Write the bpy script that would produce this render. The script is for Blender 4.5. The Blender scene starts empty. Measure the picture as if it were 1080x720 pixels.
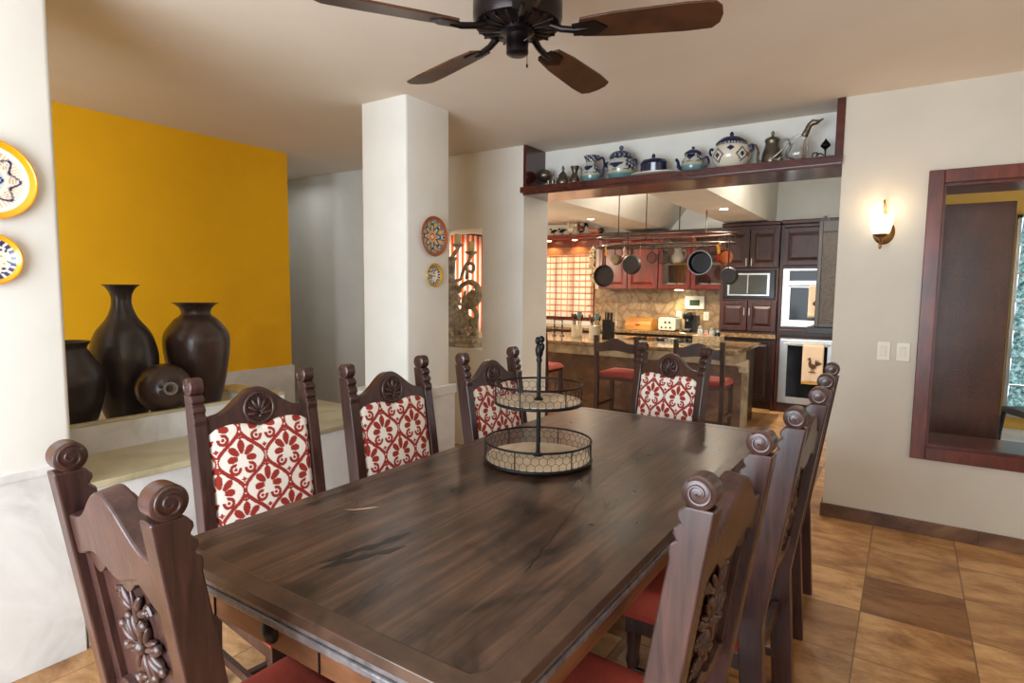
import bpy, math, random
from math import sin, cos, pi, radians, sqrt, hypot, atan2
from mathutils import Vector, Matrix
random.seed(7)
SC = bpy.context.scene
COL = SC.collection

# ------------------------------------------------------------------ materials
def srgb(c):
    return tuple(((v/255.0)/12.92 if v/255.0 <= .04045 else ((v/255.0+.055)/1.055)**2.4) for v in c)
def newmat(name):
    m = bpy.data.materials.new(name); m.use_nodes = True
    nt = m.node_tree; b = nt.nodes['Principled BSDF']
    return m, nt, b
def N(nt, t, **kw):
    n = nt.nodes.new(t)
    for k, v in kw.items(): setattr(n, k, v)
    return n
def ramp(nt, stops):
    r = N(nt, 'ShaderNodeValToRGB'); e = r.color_ramp.elements
    while len(e) > 1: e.remove(e[0])
    e[0].position = stops[0][0]; e[0].color = (*stops[0][1], 1)
    for p, c in stops[1:]:
        x = e.new(p); x.color = (*c, 1)
    return r
def coords(nt, scale=(1,1,1), rot=(0,0,0), loc=(0,0,0)):
    tc = N(nt, 'ShaderNodeTexCoord'); mp = N(nt, 'ShaderNodeMapping')
    mp.inputs['Scale'].default_value = scale; mp.inputs['Rotation'].default_value = rot; mp.inputs['Location'].default_value = loc
    nt.links.new(tc.outputs['Object'], mp.inputs['Vector']); return mp.outputs['Vector']
def noise(nt, vec, scale, detail=4, rough=.5, dist=0):
    n = N(nt, 'ShaderNodeTexNoise'); n.inputs['Scale'].default_value = scale; n.inputs['Detail'].default_value = detail
    n.inputs['Roughness'].default_value = rough; n.inputs['Distortion'].default_value = dist
    nt.links.new(vec, n.inputs['Vector']); return n.outputs['Fac']
def mix(nt, fac, a, b, mode='MIX'):
    m = N(nt, 'ShaderNodeMix', data_type='RGBA', blend_type=mode)
    for s, v in ((m.inputs[0], fac), (m.inputs[6], a), (m.inputs[7], b)):
        if isinstance(v, (int, float)): s.default_value = v
        elif isinstance(v, tuple): s.default_value = (*v, 1) if len(v) == 3 else v
        else: nt.links.new(v, s)
    return m.outputs[2]
def bump(nt, b, h, strength=.3, dist=.01):
    n = N(nt, 'ShaderNodeBump'); n.inputs['Strength'].default_value = strength; n.inputs['Distance'].default_value = dist
    nt.links.new(h, n.inputs['Height']); nt.links.new(n.outputs[0], b.inputs['Normal'])
def plain(name, c, rough=.5, metal=0, var=.0, bmp=0, scale=8, **kw):
    m, nt, b = newmat(name)
    c = srgb(c) if max(c) > 1 else c
    b.inputs['Base Color'].default_value = (*c, 1); b.inputs['Roughness'].default_value = rough; b.inputs['Metallic'].default_value = metal
    v = coords(nt)
    if var:
        f = noise(nt, v, scale, 5)
        r = ramp(nt, [(.3, tuple(x*(1-var) for x in c)), (.7, tuple(min(1, x*(1+var)) for x in c))])
        nt.links.new(f, r.inputs[0]); nt.links.new(r.outputs[0], b.inputs['Base Color'])
    if bmp: bump(nt, b, noise(nt, v, scale*2.5, 6), bmp)
    for k, val in kw.items(): b.inputs[k.replace('_', ' ')].default_value = val
    return m
def wood(name, dark, light, rough=.35, scale=(12, 12, 1.6), bmp=.15, contrast=(.3, .72), coat=0):
    m, nt, b = newmat(name)
    v = coords(nt, scale)
    f = noise(nt, v, 3.0, 7, .62, .6)
    r = ramp(nt, [(contrast[0], srgb(dark)), (contrast[1], srgb(light))]); nt.links.new(f, r.inputs[0])
    f2 = noise(nt, coords(nt), 5, 3)
    r2 = ramp(nt, [(.3, (.62,.62,.62)), (.7, (1.15,1.12,1.1))]); nt.links.new(f2, r2.inputs[0])
    nt.links.new(mix(nt, 1.0, r.outputs[0], r2.outputs[0], 'MULTIPLY'), b.inputs['Base Color'])
    b.inputs['Roughness'].default_value = rough
    if coat: b.inputs['Coat Weight'].default_value = coat; b.inputs['Coat Roughness'].default_value = .15
    if bmp: bump(nt, b, f, bmp, .004)
    return m
def emit(name, c, s):
    m, nt, b = newmat(name); b.inputs['Base Color'].default_value = (*c, 1)
    b.inputs['Emission Color'].default_value = (*c, 1); b.inputs['Emission Strength'].default_value = s; return m
def glassmat(name, c=(1,1,1), rough=0.0, alpha=None):
    m, nt, b = newmat(name); b.inputs['Base Color'].default_value = (*c, 1); b.inputs['Roughness'].default_value = rough
    b.inputs['Transmission Weight'].default_value = 1; b.inputs['IOR'].default_value = 1.45; return m
def attrmat(name, rough=.5, coat=0, bmp=0):
    m, nt, b = newmat(name)
    a = N(nt, 'ShaderNodeAttribute'); a.attribute_name = 'Col'
    nt.links.new(a.outputs['Color'], b.inputs['Base Color']); b.inputs['Roughness'].default_value = rough
    if coat: b.inputs['Coat Weight'].default_value = coat; b.inputs['Coat Roughness'].default_value = .1
    if bmp: bump(nt, b, noise(nt, coords(nt), 350, 2), bmp, .002)
    return m

def plaster(name, c, var=.04, bmp=.12):
    return plain(name, c, .85, 0, var, bmp, 3)
M_wall = plaster('white_plaster', (228, 227, 220))
M_wallwarm = plaster('cream_plaster', (206, 200, 187))
M_grayw = plaster('alcove_plaster', (205, 202, 192))
M_ceil = plaster('ceiling_plaster', (226, 214, 198), .02, .06)
M_yellow = plaster('yellow_paint', (246, 184, 4), .03, .1)

def stone(name, a, b_, c, scale=2.5, rough=.45, bmp=.1, stretch=(1,1,1)):
    m, nt, b = newmat(name); v = coords(nt, stretch)
    f = noise(nt, v, scale, 8, .6, .8); r = ramp(nt, [(.3, srgb(a)), (.5, srgb(b_)), (.72, srgb(c))]); nt.links.new(f, r.inputs[0])
    nt.links.new(r.outputs[0], b.inputs['Base Color']); b.inputs['Roughness'].default_value = rough
    bump(nt, b, noise(nt, v, 22, 5), bmp, .004); return m
M_marble = stone('pale_limestone', (192, 190, 186), (216, 215, 212), (230, 229, 227), 3.2, .5, .15)
M_tread = stone('tan_limestone', (150, 140, 110), (186, 176, 142), (205, 196, 164), 2.6, .35, .1)

def travertine():
    m, nt, b = newmat('travertine_tiles')
    tc = N(nt, 'ShaderNodeTexCoord'); sep = N(nt, 'ShaderNodeSeparateXYZ'); nt.links.new(tc.outputs['Object'], sep.inputs[0])
    def math_(op, x, y=None):
        n = N(nt, 'ShaderNodeMath', operation=op)
        for i, q in enumerate((x, y)):
            if q is None: continue
            if isinstance(q, (int, float)): n.inputs[i].default_value = q
            else: nt.links.new(q, n.inputs[i])
        return n.outputs[0]
    T = .405
    ys = math_('DIVIDE', math_('ADD', sep.outputs[1], 0.20), T)
    xs = math_('DIVIDE', math_('ADD', sep.outputs[0], 0.1), T)
    ix = math_('FLOOR', xs); iy = math_('FLOOR', ys); fx = math_('FRACT', xs); fy = math_('FRACT', ys)
    cid = N(nt, 'ShaderNodeCombineXYZ'); nt.links.new(ix, cid.inputs[0]); nt.links.new(iy, cid.inputs[1])
    wn = N(nt, 'ShaderNodeTexWhiteNoise', noise_dimensions='3D'); nt.links.new(cid.outputs[0], wn.inputs['Vector'])
    # veins: offset per tile, stretched
    off = N(nt, 'ShaderNodeVectorMath', operation='SCALE'); nt.links.new(wn.outputs['Color'], off.inputs[0]); off.inputs['Scale'].default_value = 13
    add = N(nt, 'ShaderNodeVectorMath', operation='ADD'); nt.links.new(tc.outputs['Object'], add.inputs[0]); nt.links.new(off.outputs[0], add.inputs[1])
    mp = N(nt, 'ShaderNodeMapping'); mp.inputs['Scale'].default_value = (1.5, 3.2, 1); mp.inputs['Rotation'].default_value = (0, 0, -.35); nt.links.new(add.outputs[0], mp.inputs[0])
    f = noise(nt, mp.outputs[0], 2.0, 12, .72, .35)
    r = ramp(nt, [(.28, srgb((96, 62, 34))), (.42, srgb((158, 116, 74))), (.56, srgb((196, 158, 112))), (.75, srgb((216, 184, 140)))]); nt.links.new(f, r.inputs[0])
    tr = ramp(nt, [(0, (.48, .36, .28)), (.3, (.78, .68, .56)), (.6, (1.0, .95, .86)), (1, (1.2, 1.16, 1.06))]); nt.links.new(wn.outputs['Value'], tr.inputs[0])
    c = mix(nt, 1.0, r.outputs[0], tr.outputs[0], 'MULTIPLY')
    g = .007
    e = math_('MINIMUM', math_('MINIMUM', fx, math_('SUBTRACT', 1.0, fx)), math_('MINIMUM', fy, math_('SUBTRACT', 1.0, fy)))
    gm = math_('LESS_THAN', e, g)
    c = mix(nt, gm, c, srgb((120, 88, 56)))
    nt.links.new(c, b.inputs['Base Color'])
    b.inputs['Roughness'].default_value = .33
    bump(nt, b, f, .08, .004)
    return m
M_floor = travertine()

def tabletop_mat():
    m, nt, b = newmat('dark_walnut_planks')
    v = coords(nt, (16, .5, 1)); f = noise(nt, v, 2.6, 9, .62, .5)
    r = ramp(nt, [(.28, srgb((48, 36, 30))), (.45, srgb((72, 54, 44))), (.6, srgb((94, 72, 59))), (.78, srgb((122, 96, 79)))]); nt.links.new(f, r.inputs[0])
    v2 = coords(nt, (2.6, 1.1, 1), (0, 0, .22)); f2 = noise(nt, v2, 1.7, 6, .62, 1.6)
    r2 = ramp(nt, [(.36, (.22, .22, .24)), (.44, (.52, .5, .49)), (.51, (.86, .84, .82)), (.64, (1.15, 1.1, 1.03))]); nt.links.new(f2, r2.inputs[0])
    c = mix(nt, 1.0, r.outputs[0], r2.outputs[0], 'MULTIPLY')
    f3 = noise(nt, coords(nt, (6, .35, 1)), 1.2, 3)
    r3 = ramp(nt, [(.35, (.8, .8, .8)), (.6, (1.12, 1.1, 1.08))]); nt.links.new(f3, r3.inputs[0])
    c = mix(nt, .8, c, r3.outputs[0], 'MULTIPLY')
    nt.links.new(c, b.inputs['Base Color'])
    rr = ramp(nt, [(.3, (.27,)*3), (.7, (.34,)*3)]); nt.links.new(f2, rr.inputs[0]); nt.links.new(rr.outputs[0], b.inputs['Roughness'])
    b.inputs['Coat Weight'].default_value = .12; b.inputs['Coat Roughness'].default_value = .2
    bump(nt, b, f, .06, .002); return m
M_top = tabletop_mat()
M_border = wood('walnut_border', (60, 44, 36), (102, 78, 62), .32, (3, 3, 3), .1)
M_apron = wood('walnut_apron', (88, 56, 36), (150, 100, 66), .36, (1.5, 1.5, 10), .12)
M_iron = plain('blackened_iron', (24, 22, 24), .45, .6, .3, .2, 30)
M_chair = wood('carved_mahogany', (44, 27, 25), (80, 51, 46), .32, (16, 16, 1.8), .2, coat=.15)
M_suede = plain('rust_suede', (150, 56, 38), .85, 0, .18, .3, 9)
M_damask = attrmat('damask_fabric', .85, 0, .25)
M_kwood = wood('cherry_cabinet', (32, 9, 4), (72, 26, 13), .42, (8, 8, 1.4), .08, coat=.05)
M_kred = wood('red_cherry', (92, 20, 12), (140, 42, 22), .34, (8, 8, 1.4), .08, coat=.12)
M_shelfw = wood('dark_red_shelf', (52, 16, 14), (96, 36, 30), .22, (1.4, 8, 8), .06, coat=.5)
M_frame = wood('window_mahogany', (72, 26, 18), (124, 50, 34), .3, (8, 8, 1.2), .08, coat=.3)
M_doorw = wood('brown_panel_wood', (70, 32, 24), (96, 46, 34), .25, (8, 8, 1.2), .03, coat=.4)
M_darkw = wood('espresso_wood', (26, 15, 12), (48, 30, 24), .35, (8, 8, 1.4), .06)
M_stoolpad = plain('dark_rust_suede', (120, 36, 24), .85, 0, .15, .3, 9)
M_stool = wood('stool_wood', (36, 18, 12), (74, 40, 26), .35, (10, 10, 1.6), .08)
M_granite = stone('granite_counter', (70, 52, 36), (124, 100, 70), (166, 144, 108), 22, .12, .02)
M_islandstone = stone('brown_stone_cladding', (72, 48, 34), (112, 80, 58), (150, 118, 88), 3.4, .4, .2)
M_edge = stone('stone_edge', (120, 104, 80), (164, 148, 118), (196, 182, 154), 7, .4, .1)
def crackle():
    m, nt, b = newmat('crackled_backsplash'); v = coords(nt)
    vo = N(nt, 'ShaderNodeTexVoronoi', feature='DISTANCE_TO_EDGE'); vo.inputs['Scale'].default_value = 9
    nz = N(nt, 'ShaderNodeTexNoise'); nz.inputs['Scale'].default_value = 3; nz.inputs['Detail'].default_value = 6; nt.links.new(v, nz.inputs['Vector'])
    mv = mix(nt, .35, v, nz.outputs['Color']); nt.links.new(mv, vo.inputs['Vector'])
    r = ramp(nt, [(0, srgb((120, 96, 72))), (.02, srgb((150, 126, 98))), (.2, srgb((178, 156, 124)))]); nt.links.new(vo.outputs['Distance'], r.inputs[0])
    f = noise(nt, v, 4, 8, .65, 1); r2 = ramp(nt, [(.3, (.62, .55, .5)), (.7, (1.1, 1.05, 1))]); nt.links.new(f, r2.inputs[0])
    nt.links.new(mix(nt, 1.0, r.outputs[0], r2.outputs[0], 'MULTIPLY'), b.inputs['Base Color']); b.inputs['Roughness'].default_value = .3
    return m
M_splash = crackle()
M_clay = plain('burnished_black_clay', (50, 42, 42), .3, 0, .35, .25, 9)
M_clay2 = plain('smoky_brown_clay', (58, 42, 37), .28, 0, .35, .25, 7)
M_steel = plain('stainless_steel', (190, 192, 190), .28, .9, .06, 0, 6)
M_pewter = plain('old_pewter', (120, 112, 98), .32, .85, .3, .15, 14)
M_brass = plain('aged_brass', (150, 112, 66), .3, .9, .2, 0, 12)
M_blackpl = plain('black_plastic', (14, 14, 16), .25)
M_cast = plain('seasoned_iron_pan', (46, 40, 36), .5, .3, .15, .1, 20)
M_copper = plain('copper', (160, 84, 46), .25, .9, .15, 0, 10)
M_cream = plain('cream_ceramic', (214, 208, 190), .3, 0, .05, 0, 9)
M_whitepl = plain('white_plastic', (226, 222, 212), .4)
M_bamboo = wood('bamboo_box', (176, 112, 48), (214, 150, 74), .35, (1.4, 8, 8), .05)
M_ovenglass = plain('dark_oven_glass', (16, 18, 20), .1, Specular_IOR_Level=.18)
M_towel = plain('tea_towel_cotton', (222, 200, 176), .9, 0, .04, .3, 60)
M_print = plain('brown_print', (84, 56, 34), .9)
M_gold = plain('mustard_trim', (204, 150, 50), .9)
M_carve = plain('weathered_gray_carving', (168, 158, 140), .7, 0, .5, .8, 26)
M_candle = plain('ivory_wax', (232, 214, 168), .5, Subsurface_Weight=.2)
M_pottery = attrmat('painted_talavera', .18, .6)
M_glass = glassmat('clear_glass'); M_pane = glassmat('thin_window_glass'); M_pane.node_tree.nodes['Principled BSDF'].inputs['IOR'].default_value = 1.18
M_garlic = plain('dried_garlic', (214, 188, 150), .7, 0, .2, .2, 30)
M_corn = plain('dried_corn', (216, 150, 50), .6, 0, .25, .2, 30)
M_red = plain('red_felt', (178, 24, 20), .8)
M_basket = plain('woven_seagrass', (206, 184, 146), .8, 0, .35, .6, 60)
M_burl = wood('pale_burl_base', (176, 154, 126), (222, 206, 180), .5, (3, 1, 3), .08)
M_blade = wood('walnut_blade', (46, 24, 12), (92, 54, 30), .4, (2, 2, 2), .05)
M_fanmetal = plain('oil_rubbed_bronze', (38, 32, 32), .3, .8, .35, .05, 9)
M_lit = emit('lit_frosted_glass', (1, .84, .62), 2.2)
M_spot = emit('spotlight_lens', (1, .95, .86), 30)
M_orange = emit('amber_lamp_lens', (1, .55, .2), 16)
M_curtain = plain('rust_curtain', (176, 52, 20), .7, 0, .2)

# ------------------------------------------------------------------ mesh builder
class MB:
    def __init__(s): s.v = []; s.f = []; s.sm = []
    def add(s, vs, fs, smooth=True, xf=None):
        o = len(s.v)
        for p in vs:
            p = Vector(p)
            if xf is not None: p = xf @ p
            s.v.append(p)
        for q in fs: s.f.append([o+i for i in q]); s.sm.append(smooth)
        return s
    def box(s, c, d, xf=None):
        x, y, z = c; a, b, e = d[0]/2, d[1]/2, d[2]/2
        vs = [(x+i*a, y+j*b, z+k*e) for k in (-1, 1) for j in (-1, 1) for i in (-1, 1)]
        return s.add(vs, [(0,2,3,1),(4,5,7,6),(0,1,5,4),(2,6,7,3),(0,4,6,2),(1,3,7,5)], False, xf)
    def bx(s, x0, x1, y0, y1, z0, z1): return s.box(((x0+x1)/2, (y0+y1)/2, (z0+z1)/2), (x1-x0, y1-y0, z1-z0))
    def lathe(s, prof, n=32, xf=None, cap=True):
        vs = []; fs = []
        for r, z in prof:
            for i in range(n): vs.append((r*cos(2*pi*i/n), r*sin(2*pi*i/n), z))
        for j in range(len(prof)-1):
            for i in range(n): k = (i+1) % n; fs.append((j*n+i, j*n+k, (j+1)*n+k, (j+1)*n+i))
        if cap:
            if prof[0][0] > 1e-5: fs.append(tuple(range(n-1, -1, -1)))
            if prof[-1][0] > 1e-5: fs.append(tuple((len(prof)-1)*n+i for i in range(n)))
        return s.add(vs, fs, True, xf)
    def ell(s, c, r, n=14, m=9, xf=None, rot=None):
        if not hasattr(r, '__len__'): r = (r, r, r)
        T = Matrix.Translation(Vector(c)) @ ((rot.to_4x4() if rot is not None else Matrix.Identity(4)) @ Matrix.Diagonal((*r, 1)))
        if xf is not None: T = xf @ T
        vs = [(0,0,-1)]; fs = []
        for j in range(1, m):
            t = -pi/2+pi*j/m
            for i in range(n): vs.append((cos(t)*cos(2*pi*i/n), cos(t)*sin(2*pi*i/n), sin(t)))
        vs.append((0,0,1)); L = len(vs)-1
        for i in range(n): fs.append((0, 1+(i+1)%n, 1+i)); fs.append((L, L-n+i, L-n+(i+1)%n))
        for j in range(m-2):
            for i in range(n): k = (i+1)%n; a = 1+j*n; fs.append((a+i, a+k, a+n+k, a+n+i))
        return s.add(vs, fs, True, T)
    def tube(s, pts, r, n=8, closed=False, xf=None):
        P = [Vector(p) for p in pts]; L = len(P); vs = []; fs = []
        rr = r if hasattr(r, '__len__') else [r]*L
        def tan(i):
            a = P[(i-1)%L] if (closed or i > 0) else P[i]; b = P[(i+1)%L] if (closed or i < L-1) else P[i]
            return (b-a).normalized()
        t = tan(0); u = t.orthogonal().normalized()
        for i in range(L):
            t2 = tan(i)
            u = (u - t2*u.dot(t2));
            if u.length < 1e-6: u = t2.orthogonal()
            u.normalize(); w = t2.cross(u)
            for k in range(n):
                a = 2*pi*k/n; vs.append(P[i]+(u*cos(a)+w*sin(a))*rr[i])
        for i in range(L if closed else L-1):
            j = (i+1)%L
            for k in range(n): q = (k+1)%n; fs.append((i*n+k, i*n+q, j*n+q, j*n+k))
        if not closed: fs.append(tuple(range(n-1,-1,-1))); fs.append(tuple((L-1)*n+k for k in range(n)))
        return s.add(vs, fs, n > 4, xf)
    def prism(s, out, a, b, axis='x', smooth=False, xf=None):
        # outline (u,v); axis x: u=y v=z ; axis y: u=x v=z ; axis z: u=x v=y
        def p(u, v, w): return (w, u, v) if axis == 'x' else ((u, w, v) if axis == 'y' else (u, v, w))
        n = len(out); vs = [p(u, v, a) for u, v in out]+[p(u, v, b) for u, v in out]
        fs = [(i, (i+1)%n, n+(i+1)%n, n+i) for i in range(n)]
        s.add(vs, fs, smooth, xf); o = len(s.v)-2*n
        s.f.append([o+i for i in range(n-1, -1, -1)]); s.sm.append(False)
        s.f.append([o+n+i for i in range(n)]); s.sm.append(False)
        return s
    def cyl(s, a, b, r, n=16, r2=None): return s.tube([a, b], [r, r if r2 is None else r2], n)
    def grid(s, fn, nu, nv, smooth=True):
        vs = [fn(i/nu, j/nv) for j in range(nv+1) for i in range(nu+1)]
        fs = [(j*(nu+1)+i, j*(nu+1)+i+1, (j+1)*(nu+1)+i+1, (j+1)*(nu+1)+i) for j in range(nv) for i in range(nu)]
        return s.add(vs, fs, smooth)
    def build(s, name, mat, parent=None, bev=0, sub=0, col=None, solid=0, fixn=True):
        me = bpy.data.meshes.new(name); me.from_pydata([tuple(p) for p in s.v], [], s.f)
        me.polygons.foreach_set('use_smooth', s.sm); me.update()
        if fixn:
            import bmesh
            bm = bmesh.new(); bm.from_mesh(me); bmesh.ops.recalc_face_normals(bm, faces=bm.faces); bm.to_mesh(me); bm.free()
        if any(s.sm): me.set_sharp_from_angle(angle=radians(50))
        me.materials.append(mat)
        if col:
            a = me.color_attributes.new('Col', 'FLOAT_COLOR', 'POINT')
            buf = []
            for p in s.v: buf.extend((*col(p), 1.0))
            a.data.foreach_set('color', buf)
        o = bpy.data.objects.new(name, me); COL.objects.link(o); o.parent = parent
        if bev:
            m = o.modifiers.new('bevel', 'BEVEL'); m.width = bev; m.segments = 2; m.limit_method = 'ANGLE'; m.angle_limit = radians(40)
        if solid:
            m = o.modifiers.new('solid', 'SOLIDIFY'); m.thickness = solid; m.offset = 0
        if sub:
            m = o.modifiers.new('sub', 'SUBSURF'); m.levels = m.render_levels = sub
        return o

def tag(o, label=None, cat=None, group=None, kind=None):
    for k, v in (('label', label), ('category', cat), ('group', group), ('kind', kind)):
        if v: o[k] = v
    return o
def thing(name, label, cat, loc=(0,0,0), rz=0, group=None):
    o = bpy.data.objects.new(name, None); COL.objects.link(o); o.location = loc; o.rotation_euler = (0, 0, rz)
    o.empty_display_size = .05
    return tag(o, label, cat, group)
def dup(root, loc, rz, label, group=None):
    def cp(o, par):
        c = o.copy(); COL.objects.link(c); c.parent = par
        for ch in o.children: cp(ch, c)
        return c
    r = cp(root, None); r.location = loc; r.rotation_euler = (0, 0, rz); r['label'] = label
    if group: r['group'] = group
    return r
def struct(name, mb, mat, parent=None, bev=0):
    o = mb.build(name, mat, parent, bev)
    if parent is None: o['kind'] = 'structure'
    return o

# ================================================================== ROOM SHELL
H = 2.64; WY = 4.255; WB = 4.655
struct('floor', MB().bx(-6.6, 2.4, -1.6, 8.7, -.06, 0), M_floor)
struct('ceiling', MB().bx(-6.6, 2.4, -1.6, WB, H, H+.12), M_ceil)
# wall with the broad opening to the kitchen
w = MB()
w.bx(-.385, .13, WY, WB, 0, H); w.bx(.13, 1.29, WY, WB, 0, .53); w.bx(.13, 1.29, WY, WB, 2.09, H); w.bx(1.29, 2.4, WY, WB, 0, H)
struct('wall_front', w, M_wallwarm)
w = MB()
w.bx(-3.155, -2.725, WY, WB, 0, H); w.bx(-3.86, -3.155, WY, WB, 0, .905); w.bx(-3.86, -3.155, WY, WB, 1.98, H); w.bx(-6.1, -3.86, WY, WB, 0, H)
struct('wall_left_front', w, M_wall)
struct('wall_over_opening', MB().bx(-2.725, -.385, 4.56, WB, 2.29, H), M_wall)
struct('wall_yellow', MB().bx(-4.9, -4.718, -1.6, 3.41, 0, H), M_yellow)
struct('wall_alcove', MB().bx(-6.1, -5.95, 3.0, WY, 0, H), M_grayw)
w = MB(); w.bx(-6.1, -4.9, 3.23, 3.40, 0, H)
struct('wall_alcove_side', w, M_grayw)
struct('trim_1', MB().bx(-4.718, -4.70, -1.6, 3.425, 0, .73), M_marble)
# window wall behind the viewer
w = MB(); y0, y1 = -1.6, -1.42
w.bx(-4.9, -2.9, y0, y1, 0, H); w.bx(-2.9, .1, y0, y1, 0, .25); w.bx(-2.9, .1, y0, y1, 2.35, H); w.bx(.1, 2.4, y0, y1, 0, H)
struct('wall_back', w, M_wall)
wf = struct('window_2', MB().bx(-2.9, .1, -1.53, -1.49, .25, .31).bx(-2.9, .1, -1.53, -1.49, 2.29, 2.35).bx(-2.9, -2.84, -1.53, -1.49, .31, 2.29).bx(.04, .1, -1.53, -1.49, .31, 2.29).bx(-1.43, -1.37, -1.53, -1.49, .31, 2.29), M_frame)
struct('wall_right', MB().bx(2.28, 2.4, -1.42, WY, 0, H), M_wallwarm)
# baseboard of the right hand wall
b = MB()
x = -.385
while x < 2.2:
    b.bx(x+.001, x+.399, WY-.014, WY, 0, .085); x += .4
b.bx(-.399, -.385, WY-.014, WB, 0, .085)
struct('baseboard_front', b, M_islandstone, bev=.002)
# pillar and column
def rounded_rect(x0, x1, y0, y1, r=.02, n=4):
    o = []
    for cx, cy, a in ((x1-r, y1-r, 0), (x0+r, y1-r, 90), (x0+r, y0+r, 180), (x1-r, y0+r, 270)):
        for i in range(n+1): t = radians(a+90*i/n); o.append((cx+r*cos(t), cy+r*sin(t)))
    return o
struct('wall_pillar', MB().prism(rounded_rect(-3.1, -2.652, .25, .93), .766, H, 'z', True), M_wall)
struct('trim_2', MB().prism(rounded_rect(-3.12, -2.645, .24, .94, .006), 0, .74, 'z').prism(rounded_rect(-3.13, -2.64, .23, .945, .008), .74, .767, 'z'), M_marble)
struct('wall_column', MB().prism(rounded_rect(-3.052, -2.652, 2.772, 3.2), .775, H, 'z', True), M_wall)
struct('trim_3', MB().bx(-3.07, -2.645, 2.66, 3.25, 0, .71).bx(-3.08, -2.638, 2.65, 3.26, .71, .775), M_marble, bev=.004)
# stone steps and raised ledge between the pillars
struct('trim_4', MB().bx(-3.42, -2.66, .95, 2.65, 0, .64), M_marble)
struct('trim_5', MB().bx(-3.42, -2.65, .94, 2.655, .64, .667), M_tread, bev=.004)
struct('trim_6', MB().bx(-3.76, -3.11, .25, 2.19, .0, .725).bx(-3.14, -3.11, .25, 2.19, .725, .80).bx(-3.62, -3.14, 2.04, 2.19, .725, .80), M_marble)
struct('trim_7', MB().bx(-3.14, -3.105, .25, 2.195, .80, .815).bx(-3.62, -3.14, 2.035, 2.195, .80, .815), M_tread, bev=.003)

# plate shelf in the top of the opening
sh = struct('trim_8', MB().bx(-2.725, -.385, 4.235, WB+.002, 2.227, 2.272).bx(-2.74, -.382, 4.215, 4.27, 2.245, 2.292).bx(-2.72, -.39, 4.25, 4.56, 2.265, 2.285), M_shelfw, bev=.003)
struct('trim_9', MB().bx(-2.727, -2.70, WY-.012, 4.56, 2.285, H).bx(-.43, -.383, WY-.012, 4.56, 2.285, H), M_shelfw, bev=.002)

# ---- window with wooden frame in the right wall
fr = MB(); o_, i_ = (.062, 1.36, .465, 2.15), (.137, 1.285, .54, 2.075)
for a in ((o_[0], i_[0], o_[2], o_[3]), (i_[1], o_[1], o_[2], o_[3]), (i_[0], i_[1], o_[2], i_[2]), (i_[0], i_[1], i_[3], o_[3])):
    fr.bx(a[0], a[1], WY-.03, WY+.02, a[2], a[3])
win = struct('window_1', fr, M_frame, bev=.004)
fr = MB()
for a in ((.132, .15, .535, 2.08), (1.27, 1.288, .535, 2.08), (.15, 1.27, .535, .552), (.15, 1.27, 2.062, 2.08)):
    fr.bx(a[0], a[1], WY+.02, WB, a[2], a[3])
fr.build('window_jamb', M_frame, win)
MB().bx(.150, 1.270, WY+.035, WY+.041, .552, 2.062).build('pane', M_pane, win)
# what stands beyond that window: ochre wall, louvred window, wooden shutter
struct('wall_patio', MB().bx(-.2, .80, 7.2, 7.3, -.6, 2.45).bx(.80, 4.5, 7.2, 7.3, 2.17, 2.45).bx(.80, 4.5, 7.2, 7.3, -.6, .3), plaster('ochre_paint', (206, 160, 70)))
struct('ceiling_patio', MB().bx(-.25, 4.5, WB, 7.3, 2.45, 2.55), M_ceil)
struct('wall_kitchen_right', MB().bx(-.36, -.22, WB, 8.5, 0, 2.9), M_wall)
pn = thing('wooden_shutter', 'tall plain brown wooden panel standing behind the framed window', 'shutter', (.27, 4.95, .18))
MB().bx(-.40, .272, -.02, .02, 0.05, 1.855).build('panel', M_doorw, pn, bev=.004)
MB().bx(-.40, .272, -.024, .024, 0, .05).build('bottom_rail', M_darkw, pn)
def louvre_glass():
    m, nt, b = newmat('rippled_garden_glass'); f = noise(nt, coords(nt, (1, 1, 1)), 26, 5, .7, .6)
    r = ramp(nt, [(.35, srgb((30, 52, 50))), (.5, srgb((110, 150, 148))), (.65, srgb((210, 232, 232)))]); nt.links.new(f, r.inputs[0])
    nt.links.new(r.outputs[0], b.inputs['Base Color']); b.inputs['Roughness'].default_value = .15; b.inputs['Transmission Weight'].default_value = .35
    bump(nt, b, f, .5, .01); return m
M_louv = louvre_glass()
lw = MB().bx(.80, .83, 7.14, 7.22, .3, 2.17).bx(2.9, 2.94, 7.14, 7.22, .3, 2.17).bx(.80, 2.94, 7.14, 7.22, 2.14, 2.17).bx(.80, 2.94, 7.14, 7.22, .3, .34)
w3 = struct('window_3', lw, M_steel)
g = MB()
for k in range(7):
    z = .34+k*.258
    T = Matrix.Translation((1.865, 7.18, z+.13)) @ Matrix.Rotation(radians(14), 4, 'X')
    g.box((0, 0, 0), (2.06, .008, .262), xf=T)
g.build('louvre_blades', M_louv, w3)
g = MB()
for k in range(8): g.bx(.83, 2.9, 7.13, 7.15, .335+k*.258, .347+k*.258)
g.build('louvre_clips', M_steel, w3)

# ---- light switches
for x, cen, lab in ((-.105, 0, 'white light switch plate nearer the sconce, by the kitchen opening'), (-.005, 1, 'white light switch plate nearer the wooden window frame')):
    s = thing('light_switch', lab, 'light switch', (x, WY, 1.095), 0)
    MB().bx(-.035, .035, -.009, 0, -.057, .057).build('plate', M_whitepl, s, bev=.003)
    MB().bx(-.016, .016, -.014, -.008, -.03, .03).build('rocker', M_cream, s, bev=.002)

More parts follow.
